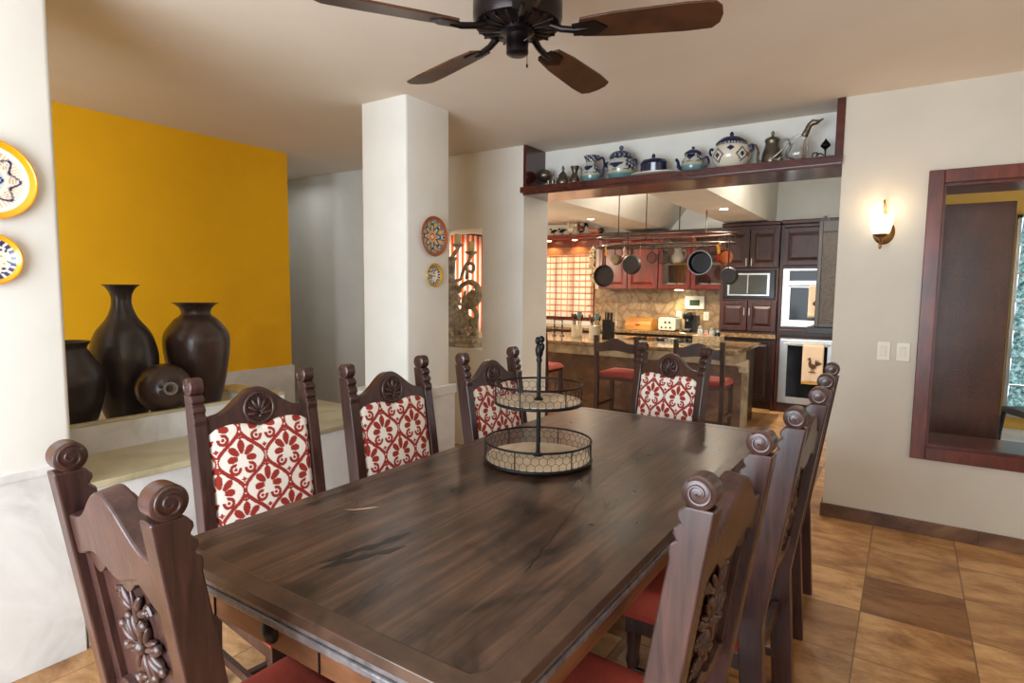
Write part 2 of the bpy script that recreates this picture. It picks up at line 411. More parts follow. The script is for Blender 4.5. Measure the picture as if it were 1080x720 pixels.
# ---- wall sconce
s = thing('wall_sconce', 'lit bell-shaped frosted glass sconce with bronze backplate on the wall', 'wall lamp', (-.155, WY, 1.83))
def rotx(a): return Matrix.Rotation(radians(a), 4, 'X')
MB().lathe([(0, .016), (.03, .014), (.05, .006), (.058, 0)], 32, xf=Matrix.Translation((.012, 0, -.02)) @ rotx(90) @ Matrix.Diagonal((1, 1.25, 1, 1))).build('backplate', M_brass, s)
a = MB().tube([(.01, -.01, -.02), (.01, -.05, -.075), (0, -.085, -.085), (0, -.095, -.06)], .007, 8)
a.tube([(.012, -.012, .02), (.012, -.03, .09), (.01, -.05, .14), (.008, -.045, .165), (.006, -.03, .16)], .006, 8)
a.ell((0, -.095, -.105), (.009, .009, .02)); a.lathe([(0, -.02), (.014, -.015), (.034, .0), (.04, .014), (.0, .012)], 20, xf=Matrix.Translation((0, -.095, -.05)))
a.build('arm', M_brass, s)
MB().lathe([(.034, 0), (.046, .02), (.056, .06), (.062, .115), (.058, .115), (.050, .06), (.040, .02), (.028, .004)], 32, xf=Matrix.Translation((0, -.095, -.045)), cap=False).build('glass_shade', M_lit, s)

# ---- talavera wall plates
CB, CW, CO, CR, CG = srgb((24, 34, 84)), srgb((232, 226, 210)), srgb((236, 156, 20)), srgb((186, 70, 34)), srgb((70, 140, 130))
def platecol(R, rim, style):
    def f(p):
        # local: plate axis = +X ; (y,z) face
        y, z = p.y, p.z; r = hypot(y, z)/R; a = atan2(z, y)
        if r > .86: return rim
        if style == 'big':
            if r > .74: return CW
            k = cos(8*a)
            if r > .44:
                d = abs(r-(.60+.09*k)); 
                if d < .035: return CB
                if r < .60+.09*k: return CW if (int(r*40)+int(a*9)) % 3 else srgb((190, 150, 120))
                return srgb((206, 168, 128)) if int(r*60+a*20) % 2 else CW
            if r > .36: return CW
            if abs(r-(.24+.07*cos(4*a))) < .035: return CB
            return CR if r < .09 else (CO if r < .16 else srgb((196, 206, 224)))
        if style == 'flower':
            k = cos(8*a)
            if r > .74: return srgb((190, 176, 160)) if int(a*14) % 2 else CB
            if abs(r-(.5+.13*k)) < .08: return CB
            if r > .42: return CO if cos(8*a+pi) > .5 else (CW if cos(16*a) > 0 else CG)
            if r > .30: return CW if int(a*8) % 2 else CB
            if r > .18: return CO
            return CR if r > .1 else CW
        q = sin(y*140+3*sin(z*90))*sin(z*120+2*cos(y*110))
        if r > .68: return CB if sin(20*a) > -.2 else CW
        return CW if q > -.25 else CB
    return f
def plate(loc, R, rim, style, lab):
    p = thing('wall_plate', lab, 'decorative plate', loc)
    prof = [(.0, .012)]
    for i in range(1, 31):
        r = i/30
        z = .008 if r < .6 else .008+.022*((r-.6)/.4)**1.3
        prof.append((r*R, z))
    prof += [(R*1.0, .024), (R*.9, .016), (R*.55, 0), (0, 0)]
    T = Matrix.Rotation(radians(90), 4, 'Y')
    m = MB().lathe(prof, 120, xf=T, cap=False)
    m.build('glazed_dish', M_pottery, p, col=platecol(R, rim, style))
    t = MB().tube([Vector((.029, R*.995*cos(i*2*pi/48), R*.995*sin(i*2*pi/48))) for i in range(48)], .0045, 6, True)
    t.build('rim', plain('glazed_rim', tuple(int(255*(v**(1/2.2))) for v in rim), .2), p)
plate((-2.652, .722, 1.808), .135, CO, 'big', 'large talavera wall plate with bright orange rim on the near white pillar')
plate((-2.652, .715, 1.535), .086, CO, 'small', 'small orange-rimmed plate below the large one on the near white pillar')
plate((-2.652, 3.01, 1.79), .128, srgb((160, 84, 44)), 'flower', 'larger floral wall plate with brown rim on the freestanding column')
plate((-2.652, 3.01, 1.535), .075, srgb((196, 150, 30)), 'small', 'smaller yellow-rimmed wall plate under the floral one on the column')

# ================================================================== CLAY VASES ON THE LEDGE
LZ = .7255
def vase(name, loc, prof, mat, lab, zsc=1, n=48):
    v = thing(name, lab, 'vase', loc)
    sm = []
    P = [Vector((r, z, 0)) for r, z in prof]
    for i in range(len(P)-1):
        p0, p1, p2, p3 = P[max(i-1, 0)], P[i], P[i+1], P[min(i+2, len(P)-1)]
        for k in range(5):
            t = k/5
            q = .5*((2*p1)+(-p0+p2)*t+(2*p0-5*p1+4*p2-p3)*t*t+(-p0+3*p1-3*p2+p3)*t**3); sm.append((max(q.x, .001), q.y))
    sm.append(prof[-1]); zs = {3: 1}; k_ = zsc; sm = [(a_, b_*k_) for a_, b_ in sm]
    MB().lathe([(0, 0)]+sm, n, cap=False).build('body', mat, v)
    return v
vase('clay_vase', (-3.33, 1.16, LZ), [(.09, 0), (.125, .08), (.15, .18), (.145, .26), (.10, .335), (.085, .36), (.10, .385), (.092, .385), (.075, .36), (.09, .3)], M_clay, 'short wide-mouthed black clay vase half hidden behind the near pillar', 1.17)
v = vase('clay_vase', (-3.50, 1.485, LZ), [(.09, 0), (.13, .1), (.158, .22), (.162, .32), (.13, .42), (.075, .49), (.05, .55), (.05, .60), (.068, .635), (.088, .65), (.082, .65), (.055, .63), (.04, .59), (.045, .5)], M_clay, 'tallest black clay vase with slender neck and flared lip against yellow wall', 1.115)
v = vase('clay_vase', (-3.45, 1.855, LZ), [(.105, 0), (.125, .06), (.158, .2), (.176, .32), (.17, .39), (.12, .455), (.08, .485), (.08, .51), (.105, .535), (.122, .542), (.117, .542), (.085, .52), (.07, .49), (.09, .45)], M_clay2, 'broad-shouldered brown clay vase with wide flat lip on the ledge', 1.15)
v = thing('round_jug', 'ball-shaped brown clay jug with side spout lying between the tall vases', 'jug', (-3.225, 1.55, LZ))
R = .134
MB().ell((0, 0, R+.055), (R, R, R*.95), 40, 24).build('body', M_clay2, v)
MB().lathe([(.08, 0), (.085, .02), (.06, .075)], 24, cap=True).build('foot_ring', M_clay2, v)
d = Vector((.90, -.22, .10)).normalized(); q = d.to_track_quat('Z', 'Y').to_matrix().to_4x4(); T = Matrix.Translation(Vector((0, 0, R+.055))+d*(R*.93)) @ q
MB().lathe([(.034, 0), (.03, .018), (.033, .03), (.024, .03), (.02, .008), (0, .006)], 24, xf=T, cap=False).build('spout', plain('spout_clay', (120, 108, 98), .5), v)
for aa, bb in ((-.35, .12), (-.33, -.12), (.28, -.14), (.05, .3)):
    dd = (d+Vector((0, aa, bb))).normalized(); MB().ell(Vector((0, 0, R+.055))+dd*R*.97, .011, 10, 7).build('stud', M_clay, v)

# ================================================================== DINING TABLE
TX0, TX1, TY0, TY1, TZ = -1.61, -.53, .745, 3.105, .76
tb = thing('dining_table', 'large dark walnut dining table with clipped corners and knobbed apron', 'table', (-1.07, 1.925, 0))
def clip(x0, x1, y0, y1, c): return [(x0+c, y0), (x1-c, y0), (x1, y0+c*1.3), (x1, y1-c), (x1-c, y1), (x0+c, y1), (x0, y1-c), (x0, y0+c)]
hx, hy = (TX1-TX0)/2, (TY1-TY0)/2
def ring(mb, o, i, z0, z1):
    n = len(o)
    vs = [(x, y, z) for z in (z0, z1) for x, y in o]+[(x, y, z) for z in (z0, z1) for x, y in i]
    fs = []
    for k in range(n):
        l = (k+1) % n
        fs += [(k, l, n+l, n+k), (2*n+l, 2*n+k, 3*n+k, 3*n+l), (n+k, n+l, 3*n+l, 3*n+k), (l, k, 2*n+k, 2*n+l)]
    mb.add(vs, fs, False)
inn = clip(-hx+.050, hx-.050, -hy+.055, hy-.055, .035)
m = MB()
m.prism(inn, .728, .7595, 'z'); m.build('tabletop', M_top, tb)
m = MB(); ring(m, clip(-hx, hx, -hy, hy, .07), inn, .735, .7605); m.build('tabletop_border', M_border, tb, bev=.002)
m = MB()
m.prism(clip(-hx+.006, hx-.006, -hy+.006, hy-.006, .07), .718, .734, 'z'); m.prism(clip(-hx+.001, hx-.001, -hy+.001, hy-.001, .07), .70, .717, 'z')
m.build('edge_moulding', plain('sheen_grey_edge', (104, 98, 98), .28, 0, .45, .25, 26), tb, bev=.004)  # the moulding's pale sheen is put into this grey colour
m = MB(); o = clip(-hx+.03, hx-.03, -hy+.03, hy-.03, .07); i2 = clip(-hx+.055, hx-.055, -hy+.055, hy-.055, .07)
ring(m, o, i2, .625, .702); m.build('apron', M_apron, tb, bev=.002)
# drawer seams and iron knobs in the near end apron
for x in (.07, -.33): MB().bx(x-.0015, x+.0015, -hy+.026, -hy+.034, .627, .70).build('drawer_seam', M_iron, tb)
for x in (-.105, .26):
    k = MB().lathe([(0, 0), (.030, 0), (.030, .004), (.022, .011), (.008, .015), (0, .016)], 24, xf=Matrix.Translation((x, -hy+.03, .664)) @ rotx(90)); k.build('knob', M_iron, tb)
for sx in (-1, 1):
    for sy in (-1, 1):
        l = MB(); cx, cy = sx*(hx-.32), sy*(hy-.34)
        l.lathe([(.045, 0), (.06, .02), (.06, .05), (.04, .08), (.045, .16), (.065, .28), (.05, .38), (.042, .44), (.06, .46), (.06, .48)], 20, xf=Matrix.Translation((cx, cy, 0)))
        l.box((cx, cy, .60), (.11, .11, .20)); l.build('leg', M_chair, tb)
MB().bx(-hx+.32, hx-.32, -hy+.31, -hy+.37, .10, .15).bx(-hx+.32, hx-.32, hy-.37, hy-.31, .10, .15).bx(-.04, .04, -hy+.37, hy-.37, .10, .15).build('stretcher', M_chair, tb, bev=.004)
# dark cracks and a pale chip in the top
def strip(pts, w0, z):
    mb = MB(); n = len(pts); L = []
    for i in range(n):
        a = Vector(pts[max(i-1, 0)]); b = Vector(pts[min(i+1, n-1)]); t = (b-a).normalized(); nn = Vector((-t.y, t.x)); w_ = w0*(.35+.65*abs(sin(i*1.7+1)))*(0.15 if i in (0, n-1) else 1)
        p = Vector(pts[i]); L.append((p+nn*w_, p-nn*w_))
    vs = [(q.x, q.y, z) for pr in L for q in pr]; fs = [(2*i, 2*i+1, 2*i+3, 2*i+2) for i in range(n-1)]
    return vs, fs
def wig(a, b, n, amp, sd):
    r = random.Random(sd); o = []
    for i in range(n+1):
        t = i/n; x = a[0]+(b[0]-a[0])*t; y = a[1]+(b[1]-a[1])*t; o.append((x+r.uniform(-amp, amp), y+r.uniform(-amp, amp)))
    return o
cr = MB()
for a, b, n, amp, w_, sd in (((.33, -.75), (.20, -.15), 16, .004, .004, 1), ((.20, -.15), (.13, .55), 18, .005, .004, 2), ((.13, .55), (.10, 1.0), 12, .004, .003, 3), ((.13, .3), (-.02, .12), 8, .005, .002, 8),
        ((-.38, -.35), (-.30, .25), 12, .004, .002, 4), ((-.12, -1.0), (-.06, -.72), 8, .006, .016, 5), ((-.10, -1.02), (-.01, -.80), 8, .006, .014, 6), ((.28, .1), (.30, .42), 8, .008, .003, 7)):
    vs, fs = strip(wig(a, b, n, amp, sd), w_, .7600); cr.add(vs, fs, False)
cr.ell((.33, -.38, .7595), (.011, .009, .0010), 12, 6)
cr.build('cracks', plain('dark_resin', (24, 18, 16), .35), tb, fixn=False)
ch = MB(); vs, fs = strip([(-.355, -.72), (-.325, -.70), (-.30, -.665), (-.285, -.64)], .006, .7602); ch.add(vs, fs, False); ch.build('chip', plain('pale_chip', (196, 170, 146), .5), tb, fixn=False)

# ================================================================== DINING CHAIR (local: front = +Y, origin on the floor below the back)
def cushion_color(u, v):
    """u across 0..W, v up; red ogee damask on cream, centred on u=W/2"""
    RED = srgb((150, 40, 28)); CR_ = srgb((234, 228, 218))
    PX, PY = .176, .226
    best = None
    for (ox, oy) in ((0, 0), (.5, .5)):
        gx = (u/PX-ox); gy = (v/PY-oy); cx = round(gx); cy = round(gy); lx = (gx-cx)*PX; ly = (gy-cy)*PY
        lim = PX/4*(1+cos(2*pi*ly/PY))
        if abs(lx) <= lim+1e-9: best = (lx, ly, lim-abs(lx)); break
    if best is None: return CR_
    x, y, d = best
    if hypot(x/.0055, (abs(y)-PY/2+.004)/.011) < 1: return CR_
    sl = 1/sqrt(1+(pi/2*PX/PY*sin(2*pi*y/PY))**2)
    if d*sl < .0070: return RED
    # petals
    fy = y-.000
    r = hypot(x, fy); a = atan2(fy, x)
    y0_ = fy; fy = y0_-.004
    r = hypot(x, fy); a = atan2(fy, x)
    if r < .016: return CR_
    for k, L in ((0, .066), (1, .060), (-1, .060), (2, .052), (-2, .052)):
        an = pi/2+k*radians(46); c, s_ = cos(an), sin(an); al = x*c+fy*s_; pe = -x*s_+fy*c
        m_ = L*.62; 
        if ((al-m_)/(L*.39))**2+(pe/(.0150*(.55+.45*min(1, max(0, al/L)))))**2 < 1: return RED
    # scrolls
    for sx in (-1, 1):
        qx, qy = x*sx-.027, y+.034; rr = hypot(qx, qy); aa = atan2(qy, qx)
        if .0105 < rr < .0220 and not (1.9 < aa < 2.9): return RED
        if rr < .0062: return RED
    
    # little crosses near the upper tip
    yy = y-.078
    if (x/.004)**2+(yy/.0125)**2 < 1 or (x/.0115)**2+(yy/.004)**2 < 1: return RED
    yy = y+.073
    if (x/.004)**2+(yy/.010)**2 < 1 or (x/.0100)**2+(yy/.004)**2 < 1: return RED
    return CR_
RK = .148
def yb(z): return -.03*(1-z/.45) if z < .45 else -(z-.45)*RK
def make_chair(label):
    t = thing('dining_chair', label, 'chair', group='carved dining chairs around the table')
    X = .217
    for sx in (-1, 1):
        # side outline of the post (y,z)
        back, front = [], []
        for z in (0, .2, .45, .6, .8, .95, 1.045, 1.066):
            back.append((yb(z)-.036, z))
        for z in (1.066, 1.052, 1.043, 1.032, 1.020, 1.010, .998, .988, .976, .96, .8, .6, .45, .2, 0):
            d = {1.066: .020, 1.052: .030, 1.043: .030, 1.032: .021, 1.020: .032, 1.010: .032, .998: .023, .988: .034, .976: .034, .96: .030}.get(z, .034)
            front.append((yb(z)+d, z))
        p = MB().prism(back+front, sx*X-.0225, sx*X+.0225, 'x').build('post', M_chair, t, bev=.004)
        cy, cz = yb(1.10), 1.094
        T = Matrix.Translation((sx*X, cy, cz)) @ Matrix.Rotation(radians(90), 4, 'Y')
        s = MB().lathe([(0, -.0235), (.027, -.0235), (.0315, -.020), (.0315, .020), (.027, .0235), (0, .0235)], 28, xf=T, cap=False)
        for sd in (-1, 1):
            pts = []
            for k in range(46):
                a = k/45*3.6*pi+.8; r = .0275-.0235*k/45; pts.append((sx*X+sd*.0235, cy+r*cos(a), cz+r*sin(a)))
            s.tube(pts, [.0032]*40+[.003, .0028, .0026, .0026, .003, .003], 6)
        s.build('scroll', M_chair, p)
    # rake transform for back parts
    RT = Matrix.Translation((0, yb(.95), .95)) @ Matrix.Rotation(math.atan(RK), 4, 'X') @ Matrix.Translation((0, 0, -.95))
    x1 = X-.018
    top = []; bot = []
    for i in range(41):
        u = i/40*2-1; au = abs(u)
        z = .985+.086*(.5+.5*cos(pi*min(1, au/.82)))-.006*max(0, (au-.8)/.2)
        top.append((u*x1, z))
        zb = .925+.012*cos(2*pi*u*1.0)+(.0)*au
        bot.append((u*x1, .905+.014*cos(pi*u*2+pi)))
    cr_ = MB().prism(top+bot[::-1], -.028, .020, 'y', xf=RT).build('crest_rail', M_chair, t, bev=.005)
    # shell medallion on the front and a rosette ring
    for fy in (1,):
        s = MB(); c0 = Vector((0, .020*fy, .990))
        s.tube([c0+Vector((.056*cos(k*2*pi/40), .004, .056*sin(k*2*pi/40))) for k in range(40)], .0070, 8, True, xf=RT)
        for k in range(7):
            a = radians(90+(k-3)*29); L = .048-.003*abs(k-3)
            m_ = Matrix.Rotation(a-pi/2, 3, 'Y'); m_ = Matrix.Rotation(-(a-pi/2), 3, 'Y')
            s.ell(c0+Vector((cos(a)*L*.62, .005, -.022+sin(a)*L*.8)), (.0085, .009, L*.60), 10, 8, xf=RT, rot=m_)
        s.ell(c0+Vector((0, .006, -.03)), (.008, .009, .008), 10, 8, xf=RT)
        for k in range(22):
            a = k*2*pi/22; s.ell(c0+Vector((.048*cos(a), .004, .048*sin(a))), .0045, 6, 5, xf=RT)
        s.build('shell_carving', M_chair, cr_)
    # splat with carved flower on the back face
    sp = MB().bx(-x1, x1, -.002, .006, .56, .915).build('splat', M_chair, t); sp.data.transform(RT)
    f = MB()
    # scalloped frame of the back
    for sx in (-1, 1):
        f.box((sx*(x1-.018), -.008, .735), (.036, .016, .36))
    ou = []; 
    for i in range(25):
        u = i/24*2-1; ou.append((u*x1, .878-.018*cos(pi*u*3)*(1 if abs(u) < .99 else .5)))
    f.prism([(-x1, .915)]+ou+[(x1, .915)], -.016, -.004, 'y')
    ou = []
    for i in range(25):
        u = i/24*2-1; ou.append((u*x1, .590+.014*cos(pi*u*3)))
    f.prism([(-x1, .55)]+ou+[(x1, .55)], -.018, .008, 'y')
    f.build('back_frame', M_chair, t, bev=.002).data.transform(RT)
    c = MB(); c0 = Vector((0, -.006, .735))
    c.ell(c0+Vector((0, -.008, 0)), (.016, .013, .016), 14, 9)
    for k in range(8):
        a = radians(22.5+45*k); m_ = Matrix.Rotation(-(a-pi/2), 3, 'Y')
        for off in (-.010, .0, .010):
            px = (cos(a)*.040-sin(a)*off)*1.35; pz = sin(a)*.040+cos(a)*off
            c.ell(c0+Vector((px, -.004-.004*(off == 0), pz)), (.0065, .009, .027), 10, 8, rot=m_)
        c.ell(c0+Vector((cos(a)*.084, -.006, sin(a)*.064)), (.012, .009, .011), 8, 6)
    for sz in (-1, 1):
        c.tube([c0+Vector((0, -.002, sz*.06)), c0+Vector((.012, -.006, sz*.09)), c0+Vector((0, -.004, sz*.128))], [.008, .007, .003], 8)
        for sx in (-1, 1):
            for L, an in ((.05, 35), (.042, 68)):
                a = radians(90-an*sx) if sz > 0 else radians(-90+an*sx); m_ = Matrix.Rotation(-(a-pi/2), 3, 'Y')
                c.ell(c0+Vector((cos(a)*L*.9, -.004, sz*.075+sin(a)*L*.7)), (.009, .008, L*.5), 10, 8, rot=m_)
            sp_ = [c0+Vector((sx*(.062+.016*cos(k*.5)*(1-k/14)), -.003, sz*(.098+.016*sin(k*.5)*(1-k/14)))) for k in range(12)]
            c.tube(sp_, [.005]*11+[.002], 6)
    c.build('carved_flower', M_chair, sp).data.transform(RT)
    # patterned back cushion
    W = 2*x1-.004
    zb, zt = .545, .932
    def fn(a, b):
        x = (a-.5)*W
        ztop = zt+.019*sin(pi*abs(2*a-1))**1.2*1.0 - .004*(1-abs(2*a-1)) - .012*max(0, (abs(2*a-1)-.85)/.15)
        z = zb+(ztop-zb)*b
        e = min(1, min(a, 1-a)/.07, min(b, 1-b)/.06); e = sqrt(max(0, 1-(1-e)**2))
        return (x, .004+.026*e+.010*sin(pi*a)*sin(pi*b), z)
    m = MB(); nu, nv = 150, 165; m.grid(fn, nu, nv)
    cols = []
    Z0 = .70
    def cc(p): return cushion_color(p[0], p[2]-Z0)
    q = m.build('back_cushion', M_damask, t, col=cc, fixn=False); q.data.transform(RT)
    q['label'] = 'cream fabric with a red damask pattern'
    bk = MB().bx(-W/2, W/2, .0045, .0065, zb+.002, zt-.004).build('cushion_backing', M_damask, q, col=lambda p: srgb((228, 218, 204))); bk.data.transform(RT)
    # seat
    st = MB(); W2, D0, D1 = .222, .03, .42
    def fs(a, b):
        x = (a-.5)*2*(W2-.012*(1-b)); y = D0+(D1-D0)*b
        e = min(1, min(a, 1-a)/.12, min(b, 1-b)/.12); e = sqrt(max(0, 1-(1-e)**2))
        return (x, y, .355+.068*e)
    st.grid(fs, 24, 24); st.grid(lambda a, b: (fs(a, b)[0], fs(a, b)[1], .335), 24, 24)
    for k in range(24):
        for A in (((k/24, 0), ((k+1)/24, 0)), ((k/24, 1), ((k+1)/24, 1)), ((0, k/24), (0, (k+1)/24)), ((1, k/24), (1, (k+1)/24))):
            p, r_ = fs(*A[0]), fs(*A[1]); st.add([p, r_, (r_[0], r_[1], .335), (p[0], p[1], .335)], [(0, 1, 2, 3)], True)
    s_ = st.build('seat', M_suede, t)
    MB().bx(-.19, .19, .375, .398, .28, .335).bx(-.212, -.19, .02, .398, .28, .335).bx(.19, .212, .02, .398, .28, .335).bx(-.19, .19, -.01, .015, .28, .335).build('seat_rail', M_chair, t, bev=.003)
    for sx in (-1, 1):
        l = MB(); l.box((sx*.19, .385, .305), (.045, .045, .06)); l.lathe([(.016, 0), (.022, .03), (.024, .12), (.018, .14), (.026, .17), (.02, .2), (.025, .24), (.025, .28)], 14, xf=Matrix.Translation((sx*.19, .385, 0)))
        l.build('leg', M_chair, t)
    for a_ in ((-.21, -.19, .0, .38, .12, .15), (.19, .21, .0, .38, .12, .15), (-.19, .19, .18, .205, .125, .145)): MB().bx(*a_).build('stretcher', M_chair, t, bev=.002)
    return t
def place(mid, ang, z=1.10):
    """origin so that the mid point of the scrolls is at mid; ang = heading of the chair's front (deg from +Y, ccw)"""
    a = radians(ang); off = yb(1.10); return (mid[0]+sin(a)*off, mid[1]-cos(a)*off, 0), a
chair = make_chair('carved mahogany chair in the foreground at the near table end, back carved with a flower')
loc, a = place((-1.226, .486), -2.3); chair.location = loc; chair.rotation_euler.z = a
G = chair['group']
for mid, ang, lab in (
    ((-2.06, 1.318), -96.5, 'carved chair with red damask cushion in front of the clay vases, nearest of its side'),
    ((-1.96, 1.915), -94, 'carved chair with red damask cushion between the yellow wall and the white column'),
    ((-1.85, 2.56), -92.5, 'carved chair with red damask cushion below the candelabra niche, behind the tiered tray'),
    ((-1.16, 3.50), 166, 'carved chair with red damask cushion at the far table end before the kitchen island'),
    ((-.278, 1.268), 87.7, 'nearest carved chair on the window side of the table, scrolls and flower carving in view'),
    ((-.24, 2.05), 88.7, 'middle carved chair on the window side of the table, rust seat showing'),
    ((-.263, 2.87), 92.5, 'farthest carved chair on the window side, beside the end of the white wall')):
    loc, a = place(mid, ang); dup(chair, loc, a, lab, G)

# ================================================================== TWO-TIER TRAY
tr = thing('tiered_tray', 'black wire two-tier tray with pale wooden bases on the dining table', 'serving tray', (-1.2, 2.0, .7605), radians(20))
def tier(R, z, h, nhex):
    MB().lathe([(0, z), (R-.004, z), (R-.004, z+.012), (0, z+.012)], 56, cap=False).build('wood_base', M_burl, tr)
    m = MB()
    for zz, r in ((z+.004, .006), (z+h, .0042)):
        m.tube([(R*cos(k*2*pi/56), R*sin(k*2*pi/56), zz) for k in range(56)], r, 8, True)
    for k in range(6):
        a = k*2*pi/6+.3; m.cyl((R*cos(a), R*sin(a), z), (R*cos(a), R*sin(a), z+h), .0025, 6)
    m.build('rim', M_iron, tr)
    w_ = MB(); du = 2*pi/nhex; s = R*du/sqrt(3); rows = int((h-.006)/(1.5*s))
    def P(a, zz): return (R*cos(a), R*sin(a), min(zz, z+h))
    for j in range(rows+1):
        z0 = z+.004+j*1.5*s
        for i in range(nhex):
            a = i*du+(j % 2)*du/2
            if z0+.5*s <= z+h+.002:
                w_.tube([P(a-du/2, z0), P(a, z0+.5*s)], .0010, 3); w_.tube([P(a, z0+.5*s), P(a+du/2, z0)], .0010, 3)
            if z0+1.5*s <= z+h+.006: w_.tube([P(a, z0+.5*s), P(a, z0+1.5*s)], .0010, 3)
    w_.build('chicken_wire', M_iron, tr)
tier(.212, .012, .078, 44); tier(.172, .238, .075, 36)
m = MB()
for k in range(4):
    a = k*pi/2+.5; m.ell((.19*cos(a), .19*sin(a), .006), .008, 10, 7)
m.build('foot', M_iron, tr)
m = MB(); m.cyl((0, 0, .012), (0, 0, .43), .0085, 14); m.lathe([(.02, .024), (.02, .03), (.012, .036)], 16); m.lathe([(.018, .25), (.018, .256), (.01, .262)], 16); m.build('pole', M_iron, tr)
m = MB(); m.lathe([(.009, .40), (.013, .41), (.009, .418), (.014, .43), (.017, .45), (.012, .47), (.008, .475), (0, .477)], 14)
m.ell((.008, 0, .492), (.013, .011, .014), 12, 8); m.ell((-.008, .003, .486), (.010, .009, .016), 12, 8); m.ell((.012, -.004, .462), (.010, .010, .018), 10, 7)
m.build('finial', M_iron, tr)

# ================================================================== CEILING FAN
fz = 2.375; FC = (-1.22, 1.85)
fn_ = thing('ceiling_fan', 'dark bronze ceiling fan with five walnut blades hanging above the table', 'ceiling fan', (FC[0], FC[1], fz))
MB().lathe([(0, 0), (.12, 0), (.152, .012), (.160, .035), (.160, .085), (.150, .115), (.10, .14), (.03, .15), (0, .15)], 48, cap=False).build('motor_housing', M_fanmetal, fn_)
m = MB()
for k in range(20):
    a = k*2*pi/20; m.tube([(.06*cos(a), .06*sin(a), -.002), (.145*cos(a), .145*sin(a), .004)], [.003, .005], 6)
m.build('vent_ribs', M_fanmetal, fn_)
MB().lathe([(.062, .002), (.062, -.012), (.04, -.02), (.038, -.045), (.040, -.047), (.040, -.083), (.033, -.088), (0, -.088)], 32, cap=False).build('switch_cup', M_fanmetal, fn_)
MB().cyl((0, 0, .15), (0, 0, H-fz-.04), .014, 14).build('downrod', M_fanmetal, fn_)
MB().lathe([(.02, H-fz-.09), (.065, H-fz-.05), (.075, H-fz-.001), (0, H-fz-.001)], 28).build('canopy', M_fanmetal, fn_)
MB().cyl((.050, -.012, -.03), (.050, -.012, -.135), .0012, 5).ell((.050, -.012, -.138), (.004, .004, .008), 8, 6).cyl((.036, -.012, -.05), (.052, -.012, -.045), .003, 6).build('pull_chain', M_fanmetal, fn_)
for k in range(5):
    an = radians(19.5+72*k); RZ = Matrix.Rotation(an, 4, 'Z')
    T = RZ @ Matrix.Translation((0, 0, -.012)) @ Matrix.Rotation(radians(-12), 4, 'X')
    out = [(.23, -.048), (.34, -.062), (.58, -.072), (.67, -.068), (.694, -.04), (.70, 0), (.694, .04), (.67, .068), (.58, .072), (.34, .062), (.23, .048), (.215, 0)]
    MB().prism(out, -.004, .004, 'z', xf=T).build('blade', M_blade, fn_, bev=.002)
    ar = MB().tube([(.12, 0, .006), (.16, 0, -.012), (.21, 0, -.02), (.25, 0, -.018)], [.014, .012, .012, .010], 8, xf=RZ)
    ar.prism([(.2, -.03), (.28, -.038), (.32, 0), (.28, .038), (.2, .03)], -.011, -.005, 'z', xf=T)
    ar.build('blade_arm', M_fanmetal, fn_)

# ================================================================== SHELF OVER THE OPENING
SZ, SY = 2.2925, 4.40
def potcol(kind):
    B, Wt, Y_, T_ = srgb((26, 34, 70)), srgb((186, 188, 180)), srgb((176, 174, 146)), srgb((104, 140, 146))
    def f(p):
        a = atan2(p.x, -p.y); z = p.z
        if kind == 'A':
            if z < .055: return T_
            if z < .075: return Y_
            if abs(abs(a)-.0) < .55 and .085 < z < .125 and z > .085+.05*abs(a): return B
            if .08 < z < .155 and abs(a) < .75: return Wt
            q = sin(14*a+60*z)*sin(150*z-6*a)
            return B if q > -.2 else Wt
        if kind == 'C':
            q = sin(16*a)*sin(150*z); return B if q > -.15 else srgb((140, 150, 168))
        if kind == 'D':
            if z > .195: return B
            if .18 < z < .195: return Wt if sin(30*a) > 0 else B
            for c, s in ((-.55, .42), (.85, .38)):
                d = abs(a-c)/s+abs(z-.10)/.055
                if .75 < d < 1 or d < .4: return B
            if abs(a-.2)/.25+abs(z-.145)/.02 < 1: return B
            if (a-1.3)**2+((z-.1)*10)**2 < .03: return srgb((176, 110, 70))
            return srgb((222, 214, 196))
        return Wt
    return f
def spline(prof, k=5):
    P = [Vector((r, z)) for r, z in prof]; o = []
    for i in range(len(P)-1):
        p0, p1, p2, p3 = P[max(i-1, 0)], P[i], P[i+1], P[min(i+2, len(P)-1)]
        for j in range(k):
            t = j/k; q = .5*((2*p1)+(-p0+p2)*t+(2*p0-5*p1+4*p2-p3)*t*t+(-p0+3*p1-3*p2+p3)*t**3); o.append((max(q.x, 0), q.y))
    o.append(prof[-1]); return o
def handle(x, z0, z1, out, r=.008, sx=1):
    return [(sx*x, 0, z1), (sx*(x+out*.7), 0, z1+.012), (sx*(x+out), 0, z1-.02), (sx*(x+out*.95), 0, (z0+z1)/2), (sx*(x+out*.6), 0, z0+.015), (sx*x, 0, z0)]
def smooth_path(pts, k=6):
    P = [Vector(p) for p in pts]; o = []
    for i in range(len(P)-1):
        p0, p1, p2, p3 = P[max(i-1, 0)], P[i], P[i+1], P[min(i+2, len(P)-1)]
        for j in range(k):
            t = j/k; o.append(.5*((2*p1)+(-p0+p2)*t+(2*p0-5*p1+4*p2-p3)*t*t+(-p0+3*p1-3*p2+p3)*t**3))
    o.append(P[-1]); return o
M_blue = plain('cobalt_glaze', (28, 34, 74), .2)
GS = 'vessels on the shelf above the opening'
